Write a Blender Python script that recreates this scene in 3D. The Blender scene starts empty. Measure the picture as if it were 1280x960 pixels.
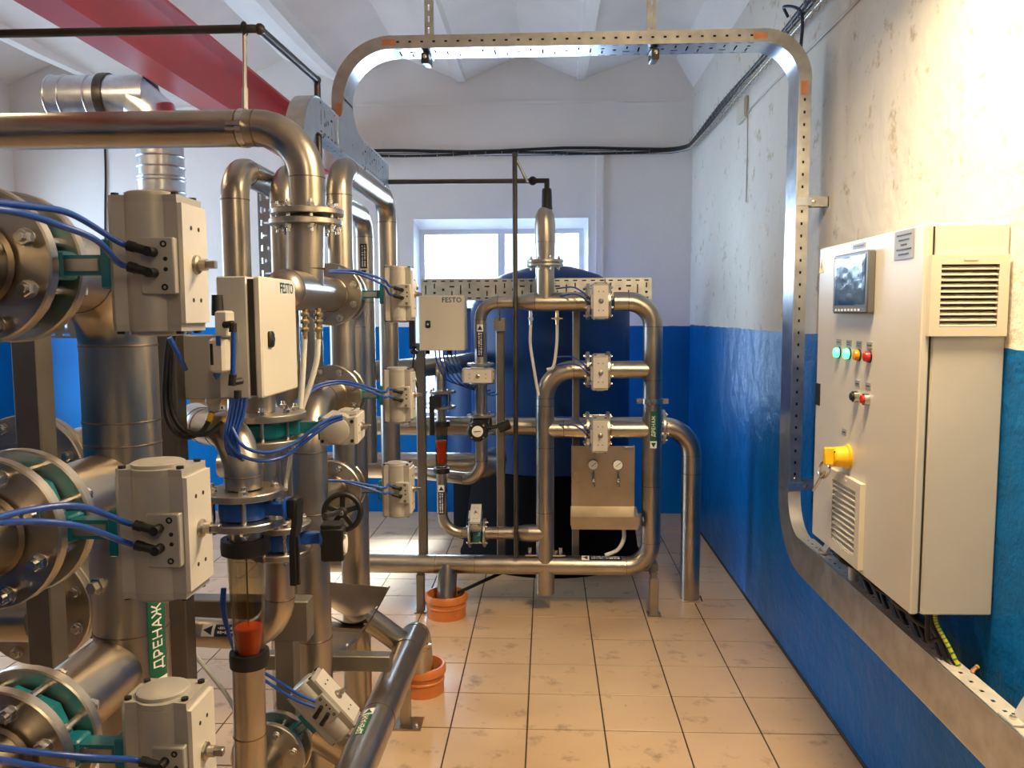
import bpy, math, random
from mathutils import Vector, Matrix

# ---------------------------------------------------------------- camera
SC = bpy.context.scene
COL = SC.collection
F, YAW, PITCH, ROLL, EYE = 1002.5, 0.04368, 0.0873, -0.00431, 1.659     # focal length in pixels of a 1280 px wide frame
_f = Vector((-math.sin(YAW)*math.cos(PITCH), math.cos(YAW)*math.cos(PITCH), -math.sin(PITCH)))
_r0 = Vector((math.cos(YAW), math.sin(YAW), 0)); _u0 = _r0.cross(_f)
_r = _r0*math.cos(ROLL) + _u0*math.sin(ROLL)
_u = -_r0*math.sin(ROLL) + _u0*math.cos(ROLL)
cam_data = bpy.data.cameras.new('camera')
cam_data.sensor_width = 36.0
cam_data.lens = 36.0*F/1280.0
cam_data.clip_start = 0.05
cam = bpy.data.objects.new('camera', cam_data)
COL.objects.link(cam)
m = Matrix(((_r.x, _u.x, -_f.x), (_r.y, _u.y, -_f.y), (_r.z, _u.z, -_f.z))).to_4x4()
m.translation = Vector((0, 0, EYE))
cam.matrix_world = m
SC.camera = cam

# ---------------------------------------------------------------- world, lights, exposure
SC.view_settings.view_transform = 'Standard'
SC.view_settings.look = 'None'
SC.view_settings.gamma = 1.0
SC.view_settings.exposure = 0.0
SC.view_settings.use_curve_mapping = False
world = bpy.data.worlds.new('sky')
world.use_nodes = True
SC.world = world
world.node_tree.nodes['Background'].inputs[0].default_value = (0.75, 0.86, 1.0, 1)
world.node_tree.nodes['Background'].inputs[1].default_value = 3.0

def area(name, loc, target, sx, sy, power, col, spread=180):
    l = bpy.data.lights.new(name, 'AREA'); l.shape = 'RECTANGLE'; l.size = sx; l.size_y = sy
    l.energy = power; l.color = col; l.spread = math.radians(spread)
    o = bpy.data.objects.new(name, l); COL.objects.link(o); o.location = loc
    o.rotation_euler = (Vector(target)-Vector(loc)).to_track_quat('-Z', 'Y').to_euler()
    return o

WARM = (1.0, 0.75, 0.44)
DAY = (0.62, 0.80, 1.0)
area('ceiling_lamp_near', (0.72, 1.85, 2.90), (0.70, 1.87, 0), 0.20, 1.0, 78, WARM, 155)
area('fill_lamp_behind', (0.80, -1.55, 3.30), (0.1, 1.2, 0.6), 0.25, 1.2, 20, WARM, 150)  # unseen warm fill, added to brighten faces turned towards the camera
area('ceiling_lamp_left', (-2.75, 3.0, 3.35), (-2.7, 3.02, 0), 0.25, 1.2, 42, WARM)
area('daylight_back', (-0.37, 7.00, 1.85), (-0.37, 0, 1.25), 1.7, 1.9, 130, DAY, 105)
area('daylight_left', (-4.85, 5.30, 1.65), (0, 6.1, 1.0), 1.9, 2.2, 90, DAY, 130)
sun_data = bpy.data.lights.new('sun', 'SUN'); sun_data.energy = 34.0; sun_data.angle = math.radians(18); sun_data.color = (0.80, 0.90, 1.0)
sun = bpy.data.objects.new('sun', sun_data); COL.objects.link(sun)
sun.rotation_euler = Vector((-0.24, -1.0, -0.98)).to_track_quat('-Z', 'Y').to_euler()

# ---------------------------------------------------------------- helpers
V = Vector
def W(px, py, y):
    """world point on the plane Y = y seen at a pixel of the photograph (used only to measure places)"""
    d = _f + _r*((px-640)/F) - _u*((py-480)/F)
    return V((0, 0, EYE)) + d*(y/d.y)
def WX(px, py, x):
    d = _f + _r*((px-640)/F) - _u*((py-480)/F)
    return V((0, 0, EYE)) + d*(x/d.x)
XA, YA, ZA = V((1, 0, 0)), V((0, 1, 0)), V((0, 0, 1))
def basis(d):
    d = V(d).normalized()
    h = ZA if abs(d.z) < 0.9 else XA
    a = h.cross(d).normalized()
    return a, d.cross(a)

class MB:
    def __init__(s): s.v = []; s.f = []
    def add(s, vs, fs):
        n = len(s.v); s.v += [V(p) for p in vs]; s.f += [[i+n for i in f] for f in fs]; return s
    def box(s, a, b):
        x0, y0, z0 = a; x1, y1, z1 = b
        return s.add([(x0,y0,z0),(x1,y0,z0),(x1,y1,z0),(x0,y1,z0),(x0,y0,z1),(x1,y0,z1),(x1,y1,z1),(x0,y1,z1)],
                     [(3,2,1,0),(4,5,6,7),(0,1,5,4),(1,2,6,5),(2,3,7,6),(3,0,4,7)])
    def cbox(s, c, sx, sy, sz): return s.box((c[0]-sx/2, c[1]-sy/2, c[2]-sz/2), (c[0]+sx/2, c[1]+sy/2, c[2]+sz/2))
    def obox(s, c, ax, hs, bev=0):
        """box about c along three axes with half sizes; bevelled when bev > 0"""
        c = V(c); ax = [V(a).normalized() for a in ax]
        if ax[0].cross(ax[1]).dot(ax[2]) < 0: ax[2] = -ax[2]
        if bev <= 0:
            vs = [c+ax[0]*hs[0]*i+ax[1]*hs[1]*j+ax[2]*hs[2]*k for k in (-1, 1) for j in (-1, 1) for i in (-1, 1)]
            return s.add(vs, [(1,0,2,3),(4,5,7,6),(0,1,5,4),(1,3,7,5),(3,2,6,7),(2,0,4,6)])
        prof = [(-hs[0]+bev,-hs[1]),(hs[0]-bev,-hs[1]),(hs[0],-hs[1]+bev),(hs[0],hs[1]-bev),(hs[0]-bev,hs[1]),(-hs[0]+bev,hs[1]),(-hs[0],hs[1]-bev),(-hs[0],-hs[1]+bev)]
        rings = []
        for k, q in ((-hs[2], bev), (-hs[2]+bev, 0), (hs[2]-bev, 0), (hs[2], bev)):
            rings.append([c+ax[0]*(p[0]-math.copysign(q, p[0]) if abs(p[0]) > q else p[0])+ax[1]*(p[1]-math.copysign(q, p[1]) if abs(p[1]) > q else p[1])+ax[2]*k for p in prof])
        return s.loft(rings)
    def loft(s, rings, cap=True, close=False):
        n = len(rings[0]); vs = [p for r in rings for p in r]; fs = []
        R = len(rings)
        for i in range(R if close else R-1):
            a = i*n; b = ((i+1) % R)*n
            for j in range(n):
                k = (j+1) % n; fs.append((a+j, a+k, b+k, b+j))
        if cap and not close:
            fs.append(tuple(range(n-1, -1, -1))); fs.append(tuple((R-1)*n+j for j in range(n)))
        return s.add(vs, fs)
    def prism(s, poly, ax, h0, h1):
        """poly: 3D points; extruded along ax from h0 to h1"""
        ax = V(ax).normalized()
        return s.loft([[V(p)+ax*h0 for p in poly], [V(p)+ax*h1 for p in poly]])
    def lathe(s, c, d, prof, n=24, ph=0.0, cap=True):
        c = V(c); d = V(d).normalized(); a, b = basis(d)
        rings = [[c+d*h+(a*math.cos(ph+2*math.pi*i/n)+b*math.sin(ph+2*math.pi*i/n))*max(r, 1e-4) for i in range(n)] for r, h in prof]
        return s.loft(rings, cap)
    def ring(s, c, d, prof, n=32):
        c = V(c); d = V(d).normalized(); a, b = basis(d)
        rings = [[c+d*h+(a*math.cos(2*math.pi*i/n)+b*math.sin(2*math.pi*i/n))*r for r, h in prof] for i in range(n)]
        return s.loft(rings, cap=False, close=True)
    def cyl(s, p0, p1, r, n=16, r1=None):
        p0 = V(p0); d = V(p1)-p0
        return s.lathe(p0, d, [(r, 0), (r if r1 is None else r1, d.length)], n)
    def torus(s, c, d, R, r, n=24, k=8):
        return s.ring(c, d, [(R+r*math.cos(2*math.pi*j/k), r*math.sin(2*math.pi*j/k)) for j in range(k)], n)
    def ball(s, c, r, n=14, k=8, sc=(1, 1, 1)):
        c = V(c)
        rings = []
        for i in range(k+1):
            t = math.pi*i/k; q = max(math.sin(t), 0.01)
            rings.append([c+V((sc[0]*r*q*math.cos(2*math.pi*j/n), sc[1]*r*q*math.sin(2*math.pi*j/n), -sc[2]*r*math.cos(t))) for j in range(n)])
        return s.loft(rings)
    def tube(s, pts, r, n=20, cap=True, radii=None):
        pts = [V(p) for p in pts]; N = len(pts); tan = []
        for i in range(N):
            t = pts[min(i+1, N-1)]-pts[max(i-1, 0)]
            if 0 < i < N-1:
                t = (pts[i+1]-pts[i]).normalized()+(pts[i]-pts[i-1]).normalized()
            tan.append(t.normalized())
        a, b = basis(tan[0]); rings = []
        for i in range(N):
            if i:
                q = tan[i-1].rotation_difference(tan[i]); a = q @ a
                a = (a-tan[i]*a.dot(tan[i])).normalized(); b = tan[i].cross(a)
            rr = radii[i] if radii else r
            rings.append([pts[i]+(a*math.cos(2*math.pi*j/n)+b*math.sin(2*math.pi*j/n))*rr for j in range(n)])
        return s.loft(rings, cap)
    def plate(s, o, u, v, L, H, holes, nseg_u=1):
        """flat sheet from o along u (length L) and v (height H) with real rectangular holes (u0, u1, v0, v1)"""
        o = V(o); u = V(u).normalized(); v = V(v).normalized()
        us = sorted({0.0, L} | {round(h[i], 5) for h in holes for i in (0, 1) if 0 < h[i] < L})
        vs = sorted({0.0, H} | {round(h[i], 5) for h in holes for i in (2, 3) if 0 < h[i] < H})
        idx = {}
        pts = []; fs = []
        def P(i, j):
            if (i, j) not in idx: idx[(i, j)] = len(pts); pts.append(o+u*us[i]+v*vs[j])
            return idx[(i, j)]
        hs = sorted(holes)
        for i in range(len(us)-1):
            mu = (us[i]+us[i+1])/2
            act = [h for h in hs if h[0] < mu < h[1]]
            j = 0
            for j in range(len(vs)-1):
                mv = (vs[j]+vs[j+1])/2
                if any(h[2] < mv < h[3] for h in act): continue
                fs.append((P(i, j), P(i+1, j), P(i+1, j+1), P(i, j+1)))
        return s.add(pts, fs)

def fillet(pts, r, n=9):
    """polyline with rounded corners; also returns the (point, direction) of every arc end"""
    pts = [V(p) for p in pts]; out = [pts[0]]; ends = []
    for i in range(1, len(pts)-1):
        p = pts[i]; a = (pts[i-1]-p); b = (pts[i+1]-p); la, lb = a.length, b.length; a.normalize(); b.normalize()
        ang = a.angle(b)
        if ang > math.pi-0.02: out.append(p); continue
        rr = r[i-1] if isinstance(r, (list, tuple)) else r
        t = min(rr/math.tan(ang/2), la*0.98, lb*0.98); rr = t*math.tan(ang/2)
        c = p+(a+b).normalized()*(rr/math.sin(ang/2)); s0 = p+a*t-c; s1 = p+b*t-c
        q = s0.rotation_difference(s1)
        for k in range(n+1):
            w = (1-k/n)
            rot = Matrix.Rotation((math.pi-ang)*k/n, 3, s0.cross(s1).normalized())
            out.append(c+rot @ s0)
        ends += [(p+a*t, a), (p+b*t, b)]
    out.append(pts[-1])
    return out, ends
def smooth(pts, k=7):
    pts = [V(p) for p in pts]; P = [pts[0]*2-pts[1]]+pts+[pts[-1]*2-pts[-2]]; out = []
    for i in range(1, len(P)-2):
        for j in range(k):
            t = j/k; a, b, c, d = P[i-1], P[i], P[i+1], P[i+2]
            out.append(0.5*((2*b)+(c-a)*t+(2*a-5*b+4*c-d)*t*t+(-a+3*b-3*c+d)*t**3))
    out.append(pts[-1]); return out

ORG = {}
def mesh(name, mb, mat, origin, ang=35):
    me = bpy.data.meshes.new(name)
    me.from_pydata([p-origin for p in mb.v], [], mb.f); me.update()
    me.shade_smooth(); me.set_sharp_from_angle(angle=math.radians(ang))
    for mm in (mat if isinstance(mat, (list, tuple)) else [mat]): me.materials.append(mm)
    return me
def centre(mb):
    lo = V((min(p.x for p in mb.v), min(p.y for p in mb.v), min(p.z for p in mb.v)))
    hi = V((max(p.x for p in mb.v), max(p.y for p in mb.v), max(p.z for p in mb.v)))
    return (lo+hi)/2
def link(name, data, origin, parent=None):
    o = bpy.data.objects.new(name, data); COL.objects.link(o)
    if parent is not None: o.parent = parent; o.location = origin-ORG[parent]
    else: o.location = origin
    ORG[o] = V(origin); return o
def tag(o, label=None, cat=None, group=None, kind=None):
    if label: o['label'] = label
    if cat: o['category'] = cat
    if group: o['group'] = group
    if kind: o['kind'] = kind
    return o
TINY = {'mounting_hole', 'plate_screw', 'housing_screw', 'gear_screw', 'joint_screw', 'plate_print', 'marker_print', 'key_row', 'padlock_hole', 'green_stripe', 'tray_bolt'}
def part(name, mb, mat, parent, label=None, ang=35, solid=0):
    c = centre(mb); o = link(name, mesh(name, mb, mat, c, ang), c, parent)
    if name in TINY: o['kind'] = 'stuff'
    if label: o['label'] = label
    if solid:
        md = o.modifiers.new('thickness', 'SOLIDIFY'); md.thickness = solid; md.offset = 0
        es = o.modifiers.new('hard_edges', 'EDGE_SPLIT'); es.split_angle = math.radians(45)
    return o
def thing(name, label, cat, mb=None, mat=None, loc=None, group=None, ang=35, solid=0):
    if mb is None: o = link(name, None, V(loc)); o.empty_display_size = 0.05
    else:
        c = centre(mb); o = link(name, mesh(name, mb, mat, c, ang), c)
        if solid:
            md = o.modifiers.new('thickness', 'SOLIDIFY'); md.thickness = solid; md.offset = 0
    return tag(o, label, cat, group)
def struct(name, mb=None, mat=None, loc=(0, 0, 0), ang=35):
    if mb is None: o = link(name, None, V(loc))
    else: c = centre(mb); o = link(name, mesh(name, mb, mat, c, ang), c)
    return tag(o, kind='structure')
def copy_tree(o, d, label=None, parent=None):
    c = o.copy(); COL.objects.link(c); ORG[c] = ORG[o]+d
    if parent is not None: c.parent = parent
    else: c.location = o.location+d
    if label: c['label'] = label
    for k in [k for k in o.children]: copy_tree(k, d, None, c)
    return c

# ---------------------------------------------------------------- materials
def nd(nt, t, **kw):
    n = nt.nodes.new(t)
    for k, v in kw.items():
        if k in n.inputs: n.inputs[k].default_value = v
        else: setattr(n, k, v)
    return n
def ramp(nt, src, p0, p1, c0=(0, 0, 0, 1), c1=(1, 1, 1, 1)):
    r = nt.nodes.new('ShaderNodeValToRGB'); r.color_ramp.elements[0].position = p0; r.color_ramp.elements[1].position = p1
    r.color_ramp.elements[0].color = c0; r.color_ramp.elements[1].color = c1
    nt.links.new(src, r.inputs[0]); return r
def rgba(c): return (c[0], c[1], c[2], 1)
def mixc(nt, fac, a, b):
    m_ = nt.nodes.new('ShaderNodeMix'); m_.data_type = 'RGBA'
    for s, i in ((fac, 0), (a, 6), (b, 7)):
        if isinstance(s, (int, float)): m_.inputs[i].default_value = s
        elif isinstance(s, tuple): m_.inputs[i].default_value = rgba(s)
        else: nt.links.new(s, m_.inputs[i])
    return m_.outputs[2]
def M(name, col, metal=0.0, rough=0.5, var=0.12, scale=9.0, bump=0.0, bscale=60.0, rvar=0.08, stretch=None, coat=0.0, emit=None, dirt=None):
    mt = bpy.data.materials.new(name); mt.use_nodes = True; nt = mt.node_tree; b = nt.nodes['Principled BSDF']
    b.inputs['Metallic'].default_value = metal; b.inputs['Roughness'].default_value = rough
    b.inputs['Coat Weight'].default_value = coat
    g = nt.nodes.new('ShaderNodeNewGeometry'); src = g.outputs['Position']
    if stretch:
        mp = nd(nt, 'ShaderNodeMapping'); mp.inputs['Scale'].default_value = stretch; nt.links.new(src, mp.inputs[0]); src = mp.outputs[0]
    n = nd(nt, 'ShaderNodeTexNoise', Scale=scale, Detail=4.0); nt.links.new(src, n.inputs['Vector'])
    c2 = tuple(max(0, c*(1-var)) for c in col); c1 = tuple(min(1, c*(1+var*0.6)) for c in col)
    r = ramp(nt, n.outputs[0], 0.3, 0.7, rgba(c2), rgba(c1)); out = r.outputs[0]
    if dirt:
        n3 = nd(nt, 'ShaderNodeTexNoise', Scale=dirt[0], Detail=6.0); nt.links.new(src, n3.inputs['Vector'])
        r3 = ramp(nt, n3.outputs[0], dirt[1], dirt[1]+0.12); out = mixc(nt, r3.outputs[0], out, dirt[2])
    nt.links.new(out, b.inputs['Base Color'])
    mr = nd(nt, 'ShaderNodeMapRange'); mr.inputs['To Min'].default_value = max(0.03, rough-rvar); mr.inputs['To Max'].default_value = rough+rvar
    nt.links.new(n.outputs[0], mr.inputs[0]); nt.links.new(mr.outputs[0], b.inputs['Roughness'])
    if bump:
        n2 = nd(nt, 'ShaderNodeTexNoise', Scale=bscale, Detail=3.0); nt.links.new(src, n2.inputs['Vector'])
        bp = nd(nt, 'ShaderNodeBump', Strength=bump, Distance=0.01); nt.links.new(n2.outputs[0], bp.inputs['Height']); nt.links.new(bp.outputs[0], b.inputs['Normal'])
    if emit:
        b.inputs['Emission Color'].default_value = rgba(emit[0]); b.inputs['Emission Strength'].default_value = emit[1]
    return mt

STEEL = M('brushed_stainless_steel', (0.47, 0.42, 0.35), 1.0, 0.31, 0.16, 7, 0.02, 220)
STEELD = M('dull_stainless_steel', (0.44, 0.39, 0.33), 1.0, 0.36, 0.2, 9)
FLANGE = M('flange_steel', (0.52, 0.48, 0.42), 1.0, 0.34, 0.14, 14)
WELD = M('weld_bead', (0.26, 0.20, 0.15), 1.0, 0.42, 0.3, 40)
BOLT = M('zinc_bolt_steel', (0.66, 0.64, 0.60), 1.0, 0.25, 0.1, 20)
GALV = M('galvanised_steel', (0.62, 0.66, 0.70), 1.0, 0.31, 0.12, 22)
GALVW = M('galvanised_steel_pale', (0.62, 0.60, 0.55), 0.55, 0.50, 0.15, 22)
GALVD = M('galvanised_steel_dull', (0.55, 0.55, 0.52), 1.0, 0.36, 0.2, 18)
GREY = M('grey_square_tube', (0.24, 0.22, 0.19), 0.8, 0.42, 0.15, 8)
ALU = M('anodised_aluminium', (0.44, 0.42, 0.385), 0.35, 0.40, 0.06, 10)
ALUL = M('pale_aluminium_plate', (0.66, 0.63, 0.57), 0.25, 0.42, 0.05, 12)
ALUD = M('end_cap_grey', (0.40, 0.38, 0.34), 0.3, 0.45, 0.08, 12)
TEAL = M('teal_valve_enamel', (0.004, 0.14, 0.19), 0.0, 0.30, 0.2, 20, coat=0.3)
BLUEV = M('blue_valve_enamel', (0.01, 0.07, 0.35), 0.0, 0.30, 0.2, 20, coat=0.3)
HOSE = M('blue_air_hose', (0.010, 0.065, 0.36), 0.0, 0.32, 0.1, 10)
HOSEW = M('clear_hose', (0.62, 0.62, 0.58), 0.0, 0.30, 0.1, 10)
BLACK = M('black_plastic', (0.005, 0.005, 0.005), 0.0, 0.50, 0.2, 20)
RUBBER = M('black_cable_sheath', (0.010, 0.010, 0.012), 0.0, 0.5, 0.2, 20)
BLKSTEEL = M('dark_steel_pipe', (0.10, 0.09, 0.08), 0.9, 0.40, 0.2, 14)
CABINET = M('cabinet_grey_paint', (0.60, 0.57, 0.50), 0.0, 0.36, 0.03, 6, 0.06, 900)
GRILLE = M('beige_grille_plastic', (0.60, 0.56, 0.47), 0.0, 0.45, 0.04, 8)
DARKIN = M('dark_recess', (0.03, 0.027, 0.022), 0.0, 0.8, 0.2, 8)
BOXGREY = M('grey_box_paint', (0.50, 0.49, 0.46), 0.1, 0.42, 0.05, 10, 0.1, 500)
ORANGE = M('orange_sewer_plastic', (0.62, 0.19, 0.045), 0.0, 0.38, 0.12, 12)
FLOAT = M('orange_red_float', (0.85, 0.10, 0.015), 0.0, 0.45, 0.15, 20)
REDP = M('red_beam_enamel', (0.50, 0.035, 0.040), 0.0, 0.34, 0.14, 4)
COPPER = M('copper_joint', (0.75, 0.33, 0.18), 1.0, 0.40, 0.2, 20)
BRASS = M('brass_fitting', (0.70, 0.50, 0.24), 1.0, 0.28, 0.15, 20)
TANK = M('blue_tank_paint', (0.006, 0.042, 0.16), 0.0, 0.45, 0.15, 3)
TANK.node_tree.nodes['Principled BSDF'].inputs['Specular IOR Level'].default_value = 0.25
TANKB = M('black_tank_skirt', (0.004, 0.004, 0.005), 0.0, 0.85, 0.2, 5)
TANKB.node_tree.nodes['Principled BSDF'].inputs['Specular IOR Level'].default_value = 0.08
WHITE = M('white_frame_paint', (0.80, 0.82, 0.84), 0.0, 0.4, 0.04, 8)
LABELW = M('white_label', (0.80, 0.80, 0.76), 0.0, 0.5, 0.03, 8)
LABELG = M('green_label', (0.008, 0.10, 0.055), 0.0, 0.4, 0.05, 8)
LABELN = M('navy_label', (0.012, 0.014, 0.05), 0.0, 0.4, 0.05, 8)
LABELGR = M('grey_nameplate', (0.33, 0.33, 0.32), 0.2, 0.5, 0.05, 30)
TEXTD = M('dark_print', (0.05, 0.05, 0.055), 0.0, 0.5, 0.0, 8)
TEXTB = M('blue_print', (0.02, 0.20, 0.36), 0.0, 0.5, 0.0, 8)
YELLOW = M('yellow_plastic', (0.80, 0.46, 0.01), 0.0, 0.35, 0.06, 8)
YELLOWL = M('yellow_sign', (0.75, 0.60, 0.08), 0.0, 0.5, 0.05, 8)
GREENON = M('lit_green_lamp', (0.15, 0.9, 0.45), 0.0, 0.3, 0.0, 8, emit=((0.10, 1.0, 0.38), 1.9))
AMBER = M('amber_lamp', (0.75, 0.30, 0.01), 0.0, 0.2, 0.0, 8)
REDL = M('red_lamp', (0.50, 0.02, 0.015), 0.0, 0.2, 0.0, 8)
CHROME = M('chrome_metal', (0.62, 0.60, 0.56), 1.0, 0.20, 0.05, 8)
EARTH = M('yellow_green_wire', (0.45, 0.45, 0.03), 0.0, 0.45, 0.0, 8)
EARTHG = M('green_wire_stripe', (0.02, 0.15, 0.04), 0.0, 0.45, 0.0, 8)
CONDUIT = M('grey_conduit', (0.50, 0.46, 0.40), 0.0, 0.45, 0.05, 8)
GROUT = M('dark_grout', (0.06, 0.04, 0.025), 0.0, 0.8, 0.3, 30)
BEZEL = M('screen_bezel_grey', (0.10, 0.10, 0.10), 0.1, 0.4, 0.05, 8)
SCREEN = M('screen_film', (0.03, 0.10, 0.24), 0.0, 0.16, 0.1, 30, 0.12, 14, coat=0.5)

def tile_material():
    mt = bpy.data.materials.new('tan_floor_tile'); mt.use_nodes = True; nt = mt.node_tree; b = nt.nodes['Principled BSDF']
    g = nt.nodes.new('ShaderNodeNewGeometry'); oi = nt.nodes.new('ShaderNodeObjectInfo')
    n = nd(nt, 'ShaderNodeTexNoise', Scale=3.0, Detail=5.0); nt.links.new(g.outputs['Position'], n.inputs['Vector'])
    base = ramp(nt, n.outputs[0], 0.3, 0.7, (0.50, 0.345, 0.205, 1), (0.58, 0.41, 0.25, 1)).outputs[0]
    mr = nd(nt, 'ShaderNodeMapRange'); mr.inputs['To Min'].default_value = 0.0; mr.inputs['To Max'].default_value = 0.25
    nt.links.new(oi.outputs['Random'], mr.inputs[0]); base = mixc(nt, mr.outputs[0], base, (0.60, 0.43, 0.27))
    n2 = nd(nt, 'ShaderNodeTexNoise', Scale=7.0, Detail=7.0, Roughness=0.65); nt.links.new(g.outputs['Position'], n2.inputs['Vector'])
    d = ramp(nt, n2.outputs[0], 0.57, 0.74); base = mixc(nt, d.outputs[0], base, (0.20, 0.14, 0.09))
    n3 = nd(nt, 'ShaderNodeTexNoise', Scale=26.0, Detail=3.0); nt.links.new(g.outputs['Position'], n3.inputs['Vector'])
    d3 = ramp(nt, n3.outputs[0], 0.73, 0.78); base = mixc(nt, d3.outputs[0], base, (0.15, 0.10, 0.06))
    nt.links.new(base, b.inputs['Base Color'])
    rr = nd(nt, 'ShaderNodeMapRange'); rr.inputs['To Min'].default_value = 0.22; rr.inputs['To Max'].default_value = 0.42
    nt.links.new(n2.outputs[0], rr.inputs[0]); nt.links.new(rr.outputs[0], b.inputs['Roughness'])
    return mt
TILE = tile_material()

def wall_material(name, line, white, bumps, marks):
    """enamel dado below the paint line, whitewashed plaster above it"""
    mt = bpy.data.materials.new(name); mt.use_nodes = True; nt = mt.node_tree; b = nt.nodes['Principled BSDF']
    g = nt.nodes.new('ShaderNodeNewGeometry'); sx = nt.nodes.new('ShaderNodeSeparateXYZ'); nt.links.new(g.outputs['Position'], sx.inputs[0])
    n = nd(nt, 'ShaderNodeTexNoise', Scale=5.0, Detail=3.0); nt.links.new(g.outputs['Position'], n.inputs['Vector'])
    ma = nd(nt, 'ShaderNodeMath', operation='MULTIPLY_ADD'); ma.inputs[1].default_value = 0.02; nt.links.new(n.outputs[0], ma.inputs[0]); nt.links.new(sx.outputs['Z'], ma.inputs[2])
    gt = nd(nt, 'ShaderNodeMath', operation='GREATER_THAN'); gt.inputs[1].default_value = line+0.01; nt.links.new(ma.outputs[0], gt.inputs[0])
    n1 = nd(nt, 'ShaderNodeTexNoise', Scale=2.2, Detail=6.0); nt.links.new(g.outputs['Position'], n1.inputs['Vector'])
    blue = ramp(nt, n1.outputs[0], 0.3, 0.7, (0.003, 0.110, 0.36, 1), (0.004, 0.150, 0.45, 1)).outputs[0]
    wh = ramp(nt, n1.outputs[0], 0.3, 0.75, rgba(tuple(c*0.93 for c in white)), rgba(white)).outputs[0]
    if marks:
        n4 = nd(nt, 'ShaderNodeTexNoise', Scale=9.0, Detail=8.0, Roughness=0.7); nt.links.new(g.outputs['Position'], n4.inputs['Vector'])
        d4 = ramp(nt, n4.outputs[0], 0.58, 0.66); wh = mixc(nt, d4.outputs[0], wh, (0.50, 0.43, 0.32))
    nt.links.new(mixc(nt, gt.outputs[0], blue, wh), b.inputs['Base Color'])
    mr = nd(nt, 'ShaderNodeMapRange'); mr.inputs['To Min'].default_value = 0.30; mr.inputs['To Max'].default_value = 0.85
    nt.links.new(gt.outputs[0], mr.inputs[0]); nt.links.new(mr.outputs[0], b.inputs['Roughness'])
    b.inputs['Specular IOR Level'].default_value = 0.10
    n5 = nd(nt, 'ShaderNodeTexNoise', Scale=bumps[1], Detail=6.0, Roughness=0.6); nt.links.new(g.outputs['Position'], n5.inputs['Vector'])
    bp = nd(nt, 'ShaderNodeBump', Strength=bumps[0], Distance=0.02); nt.links.new(n5.outputs[0], bp.inputs['Height']); nt.links.new(bp.outputs[0], b.inputs['Normal'])
    return mt
WALLB = wall_material('back_wall_paint', 1.556, (0.84, 0.82, 0.80), (0.25, 9.0), False)
WALLR = wall_material('right_wall_paint', 1.565, (0.72, 0.69, 0.62), (0.95, 5.0), True)
CEIL = M('whitewashed_concrete', (0.84, 0.82, 0.79), 0.0, 0.85, 0.06, 2.5, 0.15, 14)

def glass_material():
    mt = bpy.data.materials.new('window_glass'); mt.use_nodes = True; nt = mt.node_tree
    nt.nodes.remove(nt.nodes['Principled BSDF'])
    t = nd(nt, 'ShaderNodeBsdfTransparent'); t.inputs[0].default_value = (0.93, 0.97, 1, 1)
    gl = nd(nt, 'ShaderNodeBsdfGlossy'); gl.inputs['Roughness'].default_value = 0.05
    mx = nd(nt, 'ShaderNodeMixShader'); mx.inputs[0].default_value = 0.07
    nt.links.new(t.outputs[0], mx.inputs[1]); nt.links.new(gl.outputs[0], mx.inputs[2])
    nt.links.new(mx.outputs[0], nt.nodes['Material Output'].inputs[0]); return mt
GLASS = glass_material()
def sight_material():
    mt = bpy.data.materials.new('smoky_sight_glass'); mt.use_nodes = True; nt = mt.node_tree
    nt.nodes.remove(nt.nodes['Principled BSDF'])
    t = nd(nt, 'ShaderNodeBsdfTransparent'); t.inputs[0].default_value = (0.77, 0.71, 0.60, 1)
    gl = nd(nt, 'ShaderNodeBsdfGlossy'); gl.inputs['Roughness'].default_value = 0.10; gl.inputs[0].default_value = (0.8, 0.75, 0.65, 1)
    fr = nd(nt, 'ShaderNodeLayerWeight', Blend=0.12); mx = nd(nt, 'ShaderNodeMixShader')
    nt.links.new(fr.outputs['Facing'], mx.inputs[0]); nt.links.new(t.outputs[0], mx.inputs[1]); nt.links.new(gl.outputs[0], mx.inputs[2])
    nt.links.new(mx.outputs[0], nt.nodes['Material Output'].inputs[0]); return mt
SIGHT = sight_material()

# ---------------------------------------------------------------- text and labels
def text_geo(body, size, align='CENTER'):
    cu = bpy.data.curves.new('text', 'FONT'); cu.body = body; cu.size = size; cu.align_x = align; cu.align_y = 'CENTER'; cu.resolution_u = 2
    o = bpy.data.objects.new('text', cu); COL.objects.link(o)
    dg = bpy.context.evaluated_depsgraph_get(); me = bpy.data.meshes.new_from_object(o.evaluated_get(dg))
    vs = [v.co.copy() for v in me.vertices]; fs = [list(p.vertices) for p in me.polygons]
    bpy.data.objects.remove(o); bpy.data.meshes.remove(me); bpy.data.curves.remove(cu)
    return vs, fs
def flat_text(body, size, o, u, v, name, mat, parent, thick=0.0008, bold=0.0):
    vs, fs = text_geo(body, size); o = V(o); u = V(u).normalized(); v = V(v).normalized(); n = u.cross(v)
    mb = MB(); mb.add([o+u*p.x+v*p.y+n*thick for p in vs], fs)
    if bold:
        for du, dv in ((bold, 0), (-bold, 0), (0, bold), (0, -bold)): mb.add([o+u*(p.x+du)+v*(p.y+dv)+n*thick*(1+abs(du)*9+abs(dv)*14) for p in vs], fs)
    return part(name, mb, mat, parent)
def wrap(vs, p, ax, R, nrm):
    """2D points (along the pipe, round the pipe) laid on a pipe of radius R"""
    ax = V(ax).normalized(); nrm = V(nrm); nrm = (nrm-ax*nrm.dot(ax)).normalized(); side = nrm.cross(ax)
    return [V(p)+ax*a+(nrm*math.cos(b/R)+side*math.sin(b/R))*R for a, b in vs]
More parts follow.
